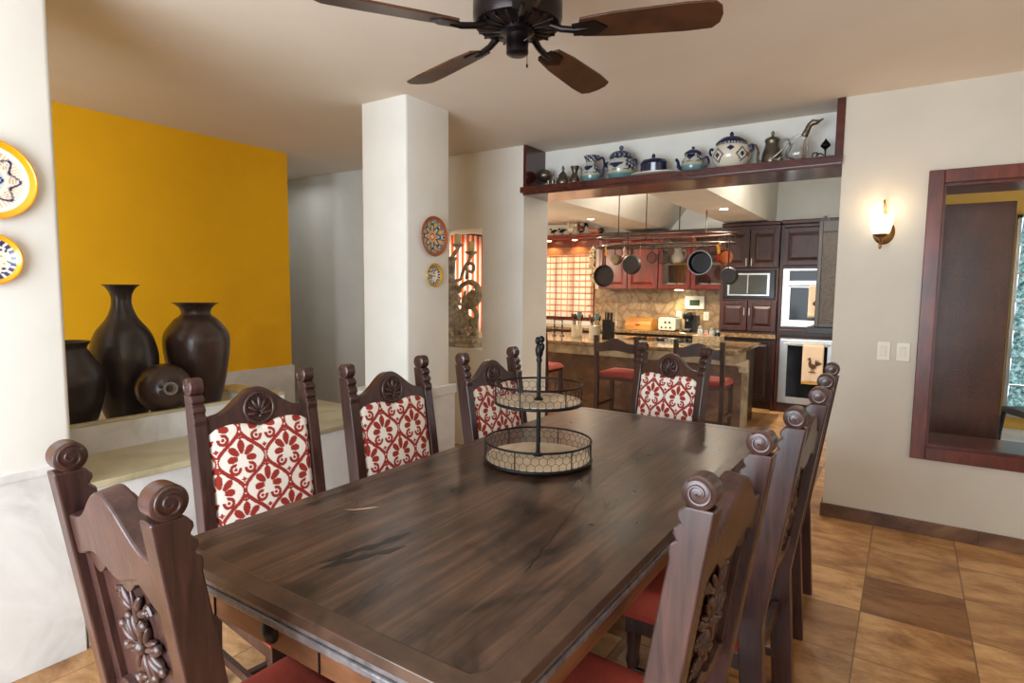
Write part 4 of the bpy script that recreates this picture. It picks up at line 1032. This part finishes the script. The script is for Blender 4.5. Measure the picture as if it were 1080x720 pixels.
# window with woven blind
def blind_mat():
    m, nt, b = newmat('woven_sheer_blind')
    tc = N(nt, 'ShaderNodeTexCoord'); sep = N(nt, 'ShaderNodeSeparateXYZ'); nt.links.new(tc.outputs['Object'], sep.inputs[0])
    def stripe(out, period, width, phase=0):
        a = N(nt, 'ShaderNodeMath', operation='ADD'); nt.links.new(out, a.inputs[0]); a.inputs[1].default_value = 10+phase
        d = N(nt, 'ShaderNodeMath', operation='DIVIDE'); nt.links.new(a.outputs[0], d.inputs[0]); d.inputs[1].default_value = period
        f = N(nt, 'ShaderNodeMath', operation='FRACT'); nt.links.new(d.outputs[0], f.inputs[0])
        l = N(nt, 'ShaderNodeMath', operation='LESS_THAN'); nt.links.new(f.outputs[0], l.inputs[0]); l.inputs[1].default_value = width; return l.outputs[0]
    a = stripe(sep.outputs[0], .105, .14); c = stripe(sep.outputs[2], .095, .22, .03)
    mx = N(nt, 'ShaderNodeMath', operation='ADD'); nt.links.new(a, mx.inputs[0]); nt.links.new(c, mx.inputs[1]); mx.use_clamp = True
    col = mix(nt, mx.outputs[0], srgb((240, 224, 206)), srgb((206, 156, 116)))
    tr = N(nt, 'ShaderNodeBsdfTranslucent'); nt.links.new(col, tr.inputs[0]); df = N(nt, 'ShaderNodeBsdfDiffuse'); nt.links.new(col, df.inputs[0])
    ms = N(nt, 'ShaderNodeMixShader'); ms.inputs[0].default_value = .25; nt.links.new(tr.outputs[0], ms.inputs[1]); nt.links.new(df.outputs[0], ms.inputs[2])
    nt.links.new(ms.outputs[0], nt.nodes['Material Output'].inputs[0]); return m
f = MB()
for a in ((-5.35, -5.29, .96, 2.06), (-4.06, -4.0, .96, 2.06), (-5.29, -4.06, .96, 1.01), (-5.29, -4.06, 2.01, 2.06), (-4.70, -4.64, 1.01, 2.01), (-4.42, -4.36, 1.01, 2.01)): f.bx(a[0], a[1], 8.33, 8.38, a[2], a[3])
for z in (1.15, 1.3, 1.5, 1.7, 1.88): f.bx(-5.29, -4.06, 8.345, 8.365, z, z+.012)
w4 = struct('window_4', f, M_kred)
MB().bx(-5.29, -4.06, 8.352, 8.356, 1.01, 2.01).build('pane', M_glass, w4)
bl = thing('woven_blind', 'sheer plaid woven blind drawn down over the kitchen window', 'blind', (-4.45, 8.275, 2.10))
MB().bx(-.92, .44, -.012, .012, -.115, -.0).build('valance', plain('brown_blind_valance', (148, 104, 80), .8, 0, .15, .3, 60), bl)
MB().bx(-.90, .43, .002, .004, -1.08, -.115).build('sheet', blind_mat(), bl)
MB().bx(-.90, .43, -.004, .008, -1.10, -1.08).build('bottom_bar', M_stool, bl)
# slatted warm screen seen through the niche
w5 = MB()
for a in ((7.25, 7.30, .75, 2.2), (8.07, 8.12, .75, 2.2), (7.30, 8.07, .75, .80), (7.30, 8.07, 2.15, 2.2), (7.66, 7.71, .8, 2.15)): w5.bx(-6.17, -6.13, a[0], a[1], a[2], a[3])
struct('window_5', w5, M_kred)
cu = thing('rust_curtain', 'rust red striped curtain beyond the candelabra niche', 'curtain', (-6.02, 7.7, 0), 0)
def curtain_mat():
    m, nt, b = newmat('rust_striped_curtain'); tc = N(nt, 'ShaderNodeTexCoord'); wv = N(nt, 'ShaderNodeTexWave', bands_direction='Y'); wv.inputs['Scale'].default_value = 5; nt.links.new(tc.outputs['Object'], wv.inputs[0])
    rp = ramp(nt, [(.55, srgb((206, 84, 34))), (.62, srgb((236, 214, 196)))]); nt.links.new(wv.outputs['Fac'], rp.inputs[0])
    tr = N(nt, 'ShaderNodeBsdfTranslucent'); df = N(nt, 'ShaderNodeBsdfDiffuse'); ms = N(nt, 'ShaderNodeMixShader')
    nt.links.new(rp.outputs[0], tr.inputs[0]); nt.links.new(rp.outputs[0], df.inputs[0]); nt.links.new(tr.outputs[0], ms.inputs[1]); nt.links.new(df.outputs[0], ms.inputs[2]); ms.inputs[0].default_value = .35
    nt.links.new(ms.outputs[0], nt.nodes['Material Output'].inputs[0]); return m
m = MB(); m.grid(lambda a, b: (.02*sin(a*50), -.5+a*.95, .72+1.6*b), 120, 2); m.build('pleats', curtain_mat(), cu)
MB().cyl((.0, -.55, 2.33), (0, .5, 2.33), .012, 10).build('rod', M_iron, cu)
area('side_window_daylight', (-6.3, 7.7, 1.5), (90, 0, -90), .8, 1.4, 30, (1, .95, .88)) if 0 else None

# island
isl = thing('kitchen_island', 'stone-clad kitchen island with polished brown granite top', 'kitchen island', (-2.6, 6.5, 0))
MB().prism(rounded_rect(-1.45, 1.25, -.63, .62, .03), .83, .87, 'z').build('countertop', M_granite, isl, bev=.008)
MB().bx(-1.40, 1.19, .02, .58, 0, .83).build('cabinet_body', M_darkw, isl)
MB().bx(-1.40, 1.19, 0.0, .022, 0, .72).build('stone_front', M_islandstone, isl)
MB().bx(1.19, 1.25, .0, .06, 0, .72).build('corner_post', M_edge, isl)
MB().bx(-1.42, 1.22, -.60, -.52, .73, .832).bx(1.16, 1.22, -.52, .02, .73, .832).build('stone_edge', M_edge, isl, bev=.004)
MB().prism([(.0, .72), (.0, .60), (-.05, .60), (-.09, .66), (-.14, .66), (-.52, .73), (-.52, .735), (.0, .735)], 1.17, 1.25, 'x').build('bracket', M_cream, isl, bev=.003)
c = thing('cooktop', 'black cooktop with stainless trim set in the island', 'cooktop', (-2.35, 6.62, .8705))
MB().bx(-.42, .42, -.26, .26, 0, .006).build('steel_trim', M_steel, c, bev=.002)
MB().bx(-.40, .40, -.20, .25, .006, .009).build('glass_top', M_blackpl, c)
g = MB()
for cx, cy in ((-.25, .1), (.25, .1), (-.25, -.1), (.25, -.1), (0, 0)):
    g.lathe([(.0, .009), (.045, .009), (.045, .018), (0, .02)], 16, xf=Matrix.Translation((cx, cy, 0)), cap=False)
    for k in range(4): a = k*pi/2+pi/4; g.tube([(cx+.02*cos(a), cy+.02*sin(a), .028), (cx+.09*cos(a), cy+.09*sin(a), .028), (cx+.09*cos(a), cy+.09*sin(a), .009)], .004, 6)
g.build('burner_grates', M_iron, c)
# bar stools
def make_stool(lab):
    t = thing('bar_stool', lab, 'stool', group='wooden bar stools at the island')
    X = .205
    for sx in (-1, 1):
        MB().prism([(-.02, 0), (-.02, .62), (-.055, 1.0), (-.052, 1.012), (-.02, 1.012), (-.012, 1.0), (.02, .62), (.02, 0)], sx*X-.019, sx*X+.019, 'x').build('leg', M_stool, t, bev=.004)
        MB().box((sx*X*.93, .33, .305), (.036, .036, .61)).build('leg', M_stool, t, bev=.003)
        for z in (.33, .18): MB().bx(sx*X*.96-.011, sx*X*.96+.011, .01, .32, z-.014, z+.014).build('rung', M_stool, t, bev=.002)
    MB().bx(-.19, .19, .33, .35, .2, .235).build('footrest', M_stool, t, bev=.002)
    top = []; bot = []
    for i in range(25):
        u = i/24*2-1; top.append((u*(X-.015), .945+.045*(.5+.5*cos(pi*min(1, abs(u)/.8))))); bot.append((u*(X-.015), .865+.010*cos(pi*u)))
    MB().prism(top+bot[::-1], -.055, -.030, 'y').build('backrest', M_stool, t, bev=.003)
    MB().bx(-.2, .2, .0, .345, .58, .61).build('seat_frame', M_stool, t)
    def fs(a, b):
        e = min(1, min(a, 1-a)/.15, min(b, 1-b)/.15); e = sqrt(max(0, 1-(1-e)**2)); return ((a-.5)*.43, -.0+b*.37, .612+.05*e)
    MB().grid(fs, 16, 16).bx(-.213, .213, .002, .368, .608, .618).build('seat_pad', M_stoolpad, t)
    return t
st = make_stool('dark bar stool with rust seat, middle one of the three at the island'); st.location = (-2.285, 5.25, 0)
dup(st, (-1.50, 5.25, 0), radians(-2), 'dark bar stool mostly hidden behind the far dining chair', st['group'])
dup(st, (-3.27, 5.25, 0), 0, 'dark bar stool cut off by the edge of the kitchen opening', st['group'])

# items on the island
def crock(x, y, lab, seed):
    c = thing('utensil_crock', lab, 'crock', (x, y, .8705))
    MB().lathe([(0, 0), (.062, 0), (.066, .008), (.066, .148), (.069, .152), (.064, .155), (.06, .15), (.06, .01), (0, .01)], 32, cap=False).build('jar', M_cream, c)
    r = random.Random(seed)
    kinds = ['spoon', 'spatula', 'ladle', 'fork', 'spoon', 'turner']; mats = [M_blackpl, M_bamboo, M_blackpl, M_copper, M_darkw, plain('teal_silicone', (90, 120, 120), .4)]
    for k in range(6):
        a = k*pi/3+.3; b0 = Vector((x+.02*cos(a), y+.02*sin(a), .884)); b1 = Vector((x+.058*cos(a), y+.05*sin(a), .8705+.20+.04*r.random()))
        u = thing('cooking_'+kinds[k], ['black', 'wooden', 'long-handled black', 'copper-toned', 'dark wooden', 'teal'][k]+' '+kinds[k]+' standing in the '+lab.replace('cream ceramic ', ''), 'utensil', b0, group='utensils in the crocks')
        d = b1-b0; MB().tube([(0, 0, 0), d], .005, 6).build('shaft', mats[k], u)
        rot = d.to_track_quat('Z', 'Y').to_matrix()
        if kinds[k] in ('spatula', 'turner'): MB().box((0, 0, .04), (.05, .006, .085), xf=Matrix.Translation(d) @ rot.to_4x4()).build('blade', mats[k], u, bev=.002)
        else: MB().ell(d*1.1, (.026, .012, .036), 12, 8, rot=rot).build('bowl', mats[k], u)
crock(-3.315, 6.40, 'cream ceramic crock nearer the kitchen window', 5); crock(-3.08, 6.40, 'cream ceramic crock next to the knife block', 9)
kb = thing('knife_block', 'black knife block on the island counter', 'knife block', (-2.955+.06, 6.38, .8705))
MB().prism([(-.05, 0), (.06, 0), (.06, .20), (-.05, .235)], -.055, .055, 'x').build('block', M_blackpl, kb, bev=.004)
for k in range(5):
    x = -.04+.02*k; z = .22; MB().box((x, .01+.012*(k % 2), z+.045), (.012, .02, .10)).build('knife_handle', M_blackpl, kb, bev=.003)
cs = thing('counter_candlestick', 'pair of turned candle stands with a crossbar near the window', 'candle stand', (-3.60, 6.45, .8705))
m = MB()
for x in (-.055, .055): m.lathe(spline([(.03, 0), (.025, .012), (.008, .03), (.014, .06), (.006, .09), (.012, .12), (.006, .15), (.008, .20)], 3), 12, xf=Matrix.Translation((x, 0, 0)))
m.tube([(-.055, 0, .20), (.055, 0, .20)], .005, 6); m.build('stand', M_darkw, cs)
bk = thing('condiment_basket', 'woven rectangular basket at the end of the island counter', 'basket', (-1.73, 6.35, .8705))
m = MB(); m.bx(-.14, .14, -.09, .09, 0, .008); m.bx(-.14, .14, -.09, -.08, .008, .105); m.bx(-.14, .14, .08, .09, .008, .105); m.bx(-.14, -.13, -.08, .08, .008, .105); m.bx(.13, .14, -.08, .08, .008, .105)
m.build('wicker_box', M_basket, bk, bev=.004)
rim = MB()
for z in (.105, .055): rim.tube([(-.14, -.09, z), (.14, -.09, z), (.14, .09, z), (-.14, .09, z)], .005, 6, True)
rim.build('woven_rim', M_basket, bk)
for k, (dx, dy, kind, h) in enumerate(((-.09, 0, 'glass', .20), (-.035, .02, 'salt', .155), (.035, .0, 'glass', .19), (.09, .01, 'black', .165))):
    j = thing('condiment_jar', ['pale glass jar with shiny steel lid at the knife block end of the basket', 'stubby salmon-coloured shaker in the basket', 'pale glass jar with shiny lid between the salmon shaker and the dark bottle', 'dark bottle in the basket, nearest the tall cabinets'][k], 'jar', (-1.73+dx, 6.35+dy, .8795))
    MB().lathe(spline([(.024, 0), (.027, .01), (.027, h*.7), (.018, h*.82)], 3)+[(0, h*.82)], 18, cap=False).build('body', {'glass': plain('milky_jar_glass', (206, 204, 194), .15), 'salt': plain('salmon_ceramic', (226, 160, 130), .5), 'black': M_blackpl}[kind], j)
    MB().lathe([(0, h*.82), (.022, h*.82), (.022, h*.95), (.008, h), (0, h)], 16, cap=False).build('lid', M_steel, j)

# items on the back counter
BZ = .9005
bb = thing('bread_box', 'orange bamboo roll-top bread box on the back counter', 'bread box', (-3.10, 7.93, BZ))
out = [(-.12, 0), (.12, 0), (.12, .16)]+[(.12-.24*math.sin(t*pi/2/6)*1.0, .16-.0) if False else (.12-.12-.12*cos(pi/2-t*pi/12), .06+.10*cos(t*pi/12)) for t in range(0, 7)]
MB().prism(out, -.19, .19, 'x').build('box', M_bamboo, bb, bev=.004)
MB().cyl((-.03, -.125, .07), (.03, -.125, .07), .008, 8).build('handle', M_copper, bb)
cb = thing('cutting_board', 'round-edged wooden board leaning behind the bread box', 'cutting board', (-2.87, 8.2, BZ)); MB().prism(rounded_rect(-.05, .06, 0, .2, .03), -.008, .008, 'y').build('board', M_bamboo, cb)
tt = thing('toaster', 'cream four-slice toaster beside the coffee machine', 'toaster', (-2.685, 7.93, BZ))
MB().prism(rounded_rect(-.12, .12, .012, .185, .03), -.13, .13, 'y').build('body', M_cream, tt, bev=.006)
m = MB()
for x in (-.06, .06): m.bx(x-.045, x+.045, -.10, .10, .184, .188)
m.build('slots', M_blackpl, tt)
m = MB()
for x in (-.06, .0, .06): m.lathe([(0, 0), (.012, 0), (.010, .012), (0, .012)], 12, xf=Matrix.Translation((x-.01, -.13, .05)) @ rotx(90), cap=False)
m.bx(-.03, -.01, -.145, -.13, .11, .13).bx(.03, .05, -.145, -.13, .11, .13).build('controls', M_blackpl, tt)
MB().bx(-.1, .1, -.1, .1, 0, .013).build('feet', M_blackpl, tt)
cm = thing('coffee_machine', 'black capsule coffee machine next to the toaster', 'coffee machine', (-2.43, 7.95, BZ))
MB().prism([(-.15, 0), (.13, 0), (.13, .25), (.05, .262), (-.06, .262), (-.11, .23), (-.11, .17), (-.02, .16), (-.02, .03), (-.15, .03)], -.055, .055, 'x').build('body', M_blackpl, cm, bev=.008)
MB().bx(-.05, .05, -.145, -.04, .031, .036).build('drip_grid', M_steel, cm); MB().bx(.06, .11, -.04, .12, .0, .22).build('water_tank', plain('smoked_plastic', (44, 48, 52), .1), cm, bev=.004)
MB().cyl((0, -.08, .17), (0, -.08, .14), .012, 10).build('nozzle', M_steel, cm)
ph = thing('paper_towel_holder', 'slim chrome upright holder on the back counter', 'holder', (-3.48, 7.95, BZ))
MB().lathe([(0, 0), (.075, 0), (.075, .012), (.02, .02), (.008, .03), (.008, .30), (.013, .31), (.007, .335), (0, .34)], 24, cap=False).build('stand', M_steel, ph)
for x, z, w_, h_, lab in ((-2.47, 1.30, .10, .075, ''),):
    pn = thing('wall_panel', 'white control panel with small green screen on the backsplash', 'control panel', (-2.46, KB-.013, 1.285))
    MB().bx(-.135, .135, -.022, 0, -.09, .09).build('housing', M_whitepl, pn, bev=.006)
    MB().bx(-.07, .07, -.025, -.021, -.045, .035).build('screen', plain('green_lcd', (58, 74, 52), .2), pn)
for x, lab in ((-2.68, 'white outlet plate on the backsplash above the toaster'), (-2.30, 'white outlet plate on the backsplash behind the coffee machine')):
    o = thing('power_outlet', lab, 'outlet', (x, KB-.013, 1.10)); MB().bx(-.036, .036, -.006, 0, -.058, .058).build('plate', M_whitepl, o, bev=.002); MB().bx(-.016, .016, -.008, -.005, -.035, .035).build('socket', M_cream, o)
uc = thing('under_cabinet_light', 'glowing under-cabinet lamp above the backsplash', 'lamp', (-2.63, 8.10, 1.4595)); MB().lathe([(0, -.012), (.05, -.012), (.06, 0), (0, 0)], 24, cap=False).build('lens', emit('warm_green_lens', (1, .98, .62), 12), uc)

# hanging pot rack
pr_ = thing('pot_rack', 'oval wrought metal pot rack hung from the ceiling over the island', 'pot rack', (-2.25, 6.3, 1.93))
def oval(z, a, b_, n=64): return [(a*cos(k*2*pi/n), b_*sin(k*2*pi/n), z) for k in range(n)]
M_rack = plain('rubbed_bronze_wire', (70, 54, 46), .5, .5, .2)
MB().tube(oval(.10, .76, .27), .011, 8, True).tube(oval(0, .76, .27), .012, 8, True).build('hoop', M_rack, pr_)
m = MB()
for k in range(9):
    x = -.62+k*.155; yy = .27*sqrt(1-(x/.76)**2); m.tube([(x, -yy, 0), (x, yy, 0)], .005, 6)
m.tube([(-.76, 0, 0), (.76, 0, 0)], .007, 6); m.build('grid_bars', M_rack, pr_)
m = MB()
for k in range(16): a = k*2*pi/16; m.tube([(.76*cos(a), .27*sin(a), 0), (.76*cos(a), .27*sin(a), .10)], .005, 6)
m.build('uprights', M_rack, pr_)
for x, y in ((-.44, -.16), (-.26, .19), (.24, -.17), (.42, .16)):
    xw = -2.25+x; zt = (2.30+(xw+2.85)*.6/.49 if xw < -2.36 else (2.9 if xw < -1.97 else 2.30))
    MB().cyl((x, y, .10), (x, y, zt-1.93), .006, 6).build('hanging_rod', M_iron, pr_)
def hook(mb, z0=0):
    mb.tube(smooth_path([(0, 0, z0-.01), (.012, 0, z0+.012), (0, 0, z0+.022), (-.004, 0, z0)], 4), .003, 5)
def pan(x, y, zc, R, depth, mat, lab, name='frying_pan', facing=-1):
    """pan hung by its handle from the rack, bowl facing the dining room or showing its base"""
    ztop = 1.93
    p = thing(name, lab, 'pan', (x, y, zc))
    T = rotx(90 if facing > 0 else -90)
    MB().lathe([(0, 0), (R*.86, 0), (R, depth), (R+.004, depth), (R*.88, -.004), (0, -.004)], 40, xf=T, cap=False).build('pan_body', mat, p)
    MB().tube(smooth_path([(0, 0, R*.9), (0, 0, R+.05), (0, .0, ztop-zc-.02), (0, 0, ztop-zc+.018)]), .008, 8).build('handle', M_cast, p)
    return p
pan(-2.80, 6.05, 1.60, .118, .03, M_cast, 'round black skillet hanging lowest on the pot rack, near the garlic braid', facing=1)
pan(-2.51, 6.07, 1.725, .105, .03, M_cast, 'black oval skillet hanging next to the lowest skillet', facing=-1)
sp_ = pan(-1.76, 6.10, 1.73, .118, .07, M_steel, 'deep steel-rimmed saucepan showing its dark interior on the rack', 'saucepan', facing=1)
MB().lathe([(0, .002), (.100, .002), (.112, .066), (.108, .066), (.097, .004), (0, .004)], 36, xf=rotx(90), cap=False).build('nonstick_lining', M_blackpl, sp_)
pan(-1.60, 6.42, 1.80, .075, .05, M_copper, 'copper saucepan hanging behind the ornaments at the rack end', 'copper_pan', facing=1)
pan(-1.50, 6.12, 1.60, .085, .05, M_cast, 'small dark pan with a brass rim hanging lowest at the oven end of the rack', facing=-1)
pan(-2.93+.08, 6.42, 1.80, .06, .05, M_pewter, 'small grey ladle pan hanging behind the garlic braid', 'ladle_pan', facing=-1)
for i, (x, y, lab) in enumerate(((-2.27, 6.06, 'wire whisk strainer hanging mid rack'), (-2.14, 6.04, 'round wire strainer hanging in front of the glass cabinet'))):
    t = thing('wire_strainer', lab, 'strainer', (x, y, 1.79)); R = .055+.012*i
    m = MB()
    m.tube([(R*cos(k*2*pi/28), 0, R*sin(k*2*pi/28)) for k in range(28)], .004, 6, True)
    m.build('rim', M_iron, t); m = MB()
    for k in range(-4, 5):
        o_ = k*R/4.6; h_ = sqrt(R*R-o_*o_)
        m.tube([(o_, .04*(1-(j/6-1)**2)*(1-(o_/R)**2), h_*(j/6-1)) for j in range(13)], .0018, 4); m.tube([(h_*(j/6-1), .04*(1-(j/6-1)**2)*(1-(o_/R)**2), o_) for j in range(13)], .0018, 4)
    m.build('mesh_bowl', M_iron, t); MB().tube([(0, 0, R), (.02*(i*2-1)*-1, 0, .1), (0, 0, .155)], .005, 6).build('handle', M_iron, t)
# garlic braid and dried strings
def string(x, y, ztop, n, r, mat, lab, name, tail=None, cr=None):
    t = thing(name, lab, 'dried garland', (x, y, ztop)); rr = random.Random(n*7+int(x*100)); m = MB()
    for k in range(n):
        m.ell((rr.uniform(-.6, .6)*r*1.2, rr.uniform(-.6, .6)*r, -.03-k*r*1.05), (r, r, r*.85), 10, 7); m.tube([(0, 0, -.03-k*r*1.05), (rr.uniform(-1, 1)*r*1.4, 0, -.03-k*r*1.05-r*.9)], [.004, .001], 5)
    m.build('bulbs', mat, t); MB().tube([(0, 0, .018), (0, 0, -.03-n*r*1.05)], .003, 5).build('cord', M_basket, t)
    if tail:
        m = MB()
        for k in range(5): a = (k-2)*.3; m.tube([(0, 0, -.03-n*r), (sin(a)*.035, -.01, -.05-n*r-.05)], [.006, .002], 5)
        m.build('tassel', tail, t)
    return t
string(-2.985, 6.12, 1.93, 13, .029, M_garlic, 'long braid of pale garlic bulbs hanging at the window end of the rack', 'garlic_braid', M_corn)
string(-2.585, 6.06, 1.93, 8, .012, M_garlic, 'short string of pale pods hanging between the two skillets', 'pod_string')
string(-2.40, 6.06, 1.93, 10, .008, plain('red_chilli', (168, 70, 56), .5), 'thin string of small red chillies hanging right of the second skillet', 'chilli_string')
string(-2.79, 6.035, 1.93, 8, .010, M_corn, 'string of yellow corn husks hanging above the lowest skillet', 'corn_string')
string(-1.585, 6.06, 1.94, 6, .016, M_corn, 'yellow corn husk ornament with red trim at the oven end of the rack', 'husk_ornament', M_red)

# grey framed glass cabinet on the right kitchen wall
g = thing('glass_wall_cabinet', 'grey metal framed glass cabinet on the kitchen wall past the opening', 'cabinet', (-.54, 6.2, 1.12))
M_greyfr = plain('dark_grey_metal', (82, 76, 70), .4, .5, .15)
f = MB()
for a in ((-.18, -.145, .0, .98), (.145, .18, 0, .98), (-.145, .145, 0, .04), (-.145, .145, .88, .98)): f.bx(a[0], a[1], 0, .03, a[2], a[3])
f.build('door_frame', M_greyfr, g, bev=.004)
MB().bx(-.147, .147, .008, .014, .035, .885).build('frosted_pane', plain('hammered_smoked_glass', (108, 98, 88), .22, .2, .2, .5, 60), g)
MB().bx(-.18, .18, .03, .5, 0, .98).build('carcass', M_greyfr, g); MB().prism([(-.19, .98), (-.13, 1.03), (-.10, .98)], 0, .3, 'y').build('cornice', M_darkw, g)
MB().bx(-.24, .18, -.02, .5, -.06, -.002).build('bottom_ledge', M_darkw, g, bev=.004)

struct('floor_patio', MB().bx(-.2, 4.5, WB, 7.2, 0, .18), M_marble)
# patio chairs beyond the window
def patio_chair(loc, rz, lab):
    t = thing('patio_chair', lab, 'chair', loc, rz, group='chairs beyond the framed window')
    for sx in (-1, 1):
        MB().tube(smooth_path([(sx*.22, -.2, 0), (sx*.2, -.2, .36), (sx*.19, -.24, .66)]), .018, 8).build('leg', M_blackpl, t); MB().tube(smooth_path([(sx*.22, .2, 0), (sx*.21, .2, .2), (sx*.2, .18, .37)]), .018, 8).build('leg', M_blackpl, t)
    MB().bx(-.21, .21, -.21, .21, .36, .41).build('seat', M_darkw, t, bev=.015)
    MB().bx(-.19, .19, -.26, -.235, .52, .67).build('backrest', M_blackpl, t, bev=.02)
patio_chair((.92, 5.75, .18), radians(25), 'black-legged chair just past the edge of the brown panel')
patio_chair((1.6, 6.1, .18), radians(-30), 'black-legged chair farther from the brown panel, behind the window')

# ================================================================== LIGHTS, WORLD, CAMERA
def area(name, loc, rot, sx, sy, power, col, spread=180):
    l = bpy.data.lights.new(name, 'AREA'); l.shape = 'RECTANGLE'; l.size = sx; l.size_y = sy; l.energy = power; l.color = col; l.spread = radians(spread)
    o = bpy.data.objects.new(name, l); o.location = loc; o.rotation_euler = [radians(a) for a in rot]; COL.objects.link(o); return o
def point(name, loc, power, col, r=.05):
    l = bpy.data.lights.new(name, 'POINT'); l.energy = power; l.color = col; l.shadow_soft_size = r
    o = bpy.data.objects.new(name, l); o.location = loc; COL.objects.link(o); return o
def spot(name, loc, power, col, ang=120, r=.04):
    l = bpy.data.lights.new(name, 'SPOT'); l.energy = power; l.color = col; l.spot_size = radians(ang); l.spot_blend = .6; l.shadow_soft_size = r
    o = bpy.data.objects.new(name, l); o.location = loc; COL.objects.link(o); return o
area('daylight_window', (-1.4, -1.40, 1.3), (90, 0, 180), 2.9, 2.0, 128, (.80, .90, 1.0))
bpy.data.objects['daylight_window'].rotation_euler = (radians(-90), 0, radians(180))
area('patio_daylight', (2.0, 7.6, 1.4), (-90, 0, 0), 2.6, 2.2, 60, (.85, .95, 1))
area('kitchen_window_daylight', (-4.7, 8.60, 1.5), (-90, 0, 0), 1.3, 1.0, 17, (1, .93, .84))
area('side_window_daylight', (-6.35, 7.7, 1.5), (0, -90, 0), 1.4, .8, 12, (1, .95, .88))
area('alcove_fill', (-5.4, 3.8, 2.55), (0, 0, 0), .5, .5, 1.2, (.95, .97, 1))  # added soft light under the alcove ceiling, no opening there
point('sconce_bulb', (-.155, 4.16, 1.93), .55, (1, .74, .46), .03)
point('warm_fill_right', (1.9, 4.0, 1.95), 8, (1, .74, .48), .05)  # added warm light for the right side, out of view, no fixture
point('warm_fill_rear', (1.9, -.9, 1.95), 14, (1, .76, .52), .06)  # added warm light behind the viewer, no fixture
spot('kitchen_spot', (-3.25, 6.59, 2.28), 110, (1, .84, .64), 150)
spot('kitchen_spot_right', (-1.65, 6.45, 2.28), 110, (1, .84, .64), 150)
point('kitchen_fill', (-4.7, 5.6, 1.9), 45, (1, .82, .6), .15)  # added fill to brighten the kitchen ceiling, no fixture
point('recess_fill', (-2.15, 6.0, 2.62), 14, (1, .9, .76), .03)  # unseen fill added to brighten the ceiling recess
point('ceiling_fill_right', (-.9, 6.0, 2.75), 12, (1, .92, .8), .03)  # unseen fill above the shelf line, added to brighten the upper right kitchen
spot('under_cabinet_bulb', (-2.63, 8.10, 1.44), 9, (1, .95, .55), 140)
for x in (-4.72, -4.27): spot('shelf_bulb', (x, 8.15, 2.18), 6, (1, .5, .16), 130, .02)

wd = bpy.data.worlds.new('sky'); SC.world = wd; wd.use_nodes = True
bg = wd.node_tree.nodes['Background']; bg.inputs[0].default_value = (.86, .93, 1, 1); bg.inputs[1].default_value = 1.6

cam = bpy.data.cameras.new('camera'); cam.sensor_width = 36; cam.sensor_fit = 'HORIZONTAL'; cam.lens = 625/1080*36; cam.clip_start = .02
co = bpy.data.objects.new('camera', cam); COL.objects.link(co)
yaw, pit, rol = radians(-33.63), radians(5.08), radians(.556)
wv = Vector((sin(yaw)*cos(pit), cos(yaw)*cos(pit), -sin(pit))); rt = Vector((cos(yaw), -sin(yaw), 0)); up = rt.cross(wv)
r2 = cos(rol)*rt+sin(rol)*up; u2 = -sin(rol)*rt+cos(rol)*up
mt = Matrix((( r2.x, u2.x, -wv.x, 0), (r2.y, u2.y, -wv.y, 0), (r2.z, u2.z, -wv.z, 1.45), (0, 0, 0, 1)))
co.matrix_world = mt
SC.camera = co
SC.view_settings.view_transform = 'Standard'; SC.view_settings.look = 'None'; SC.view_settings.gamma = 1; SC.view_settings.use_curve_mapping = False
SC.view_settings.exposure = 0.55
SC.cycles.use_denoising = True
SC.cycles.max_bounces = 8; SC.cycles.sample_clamp_indirect = 8
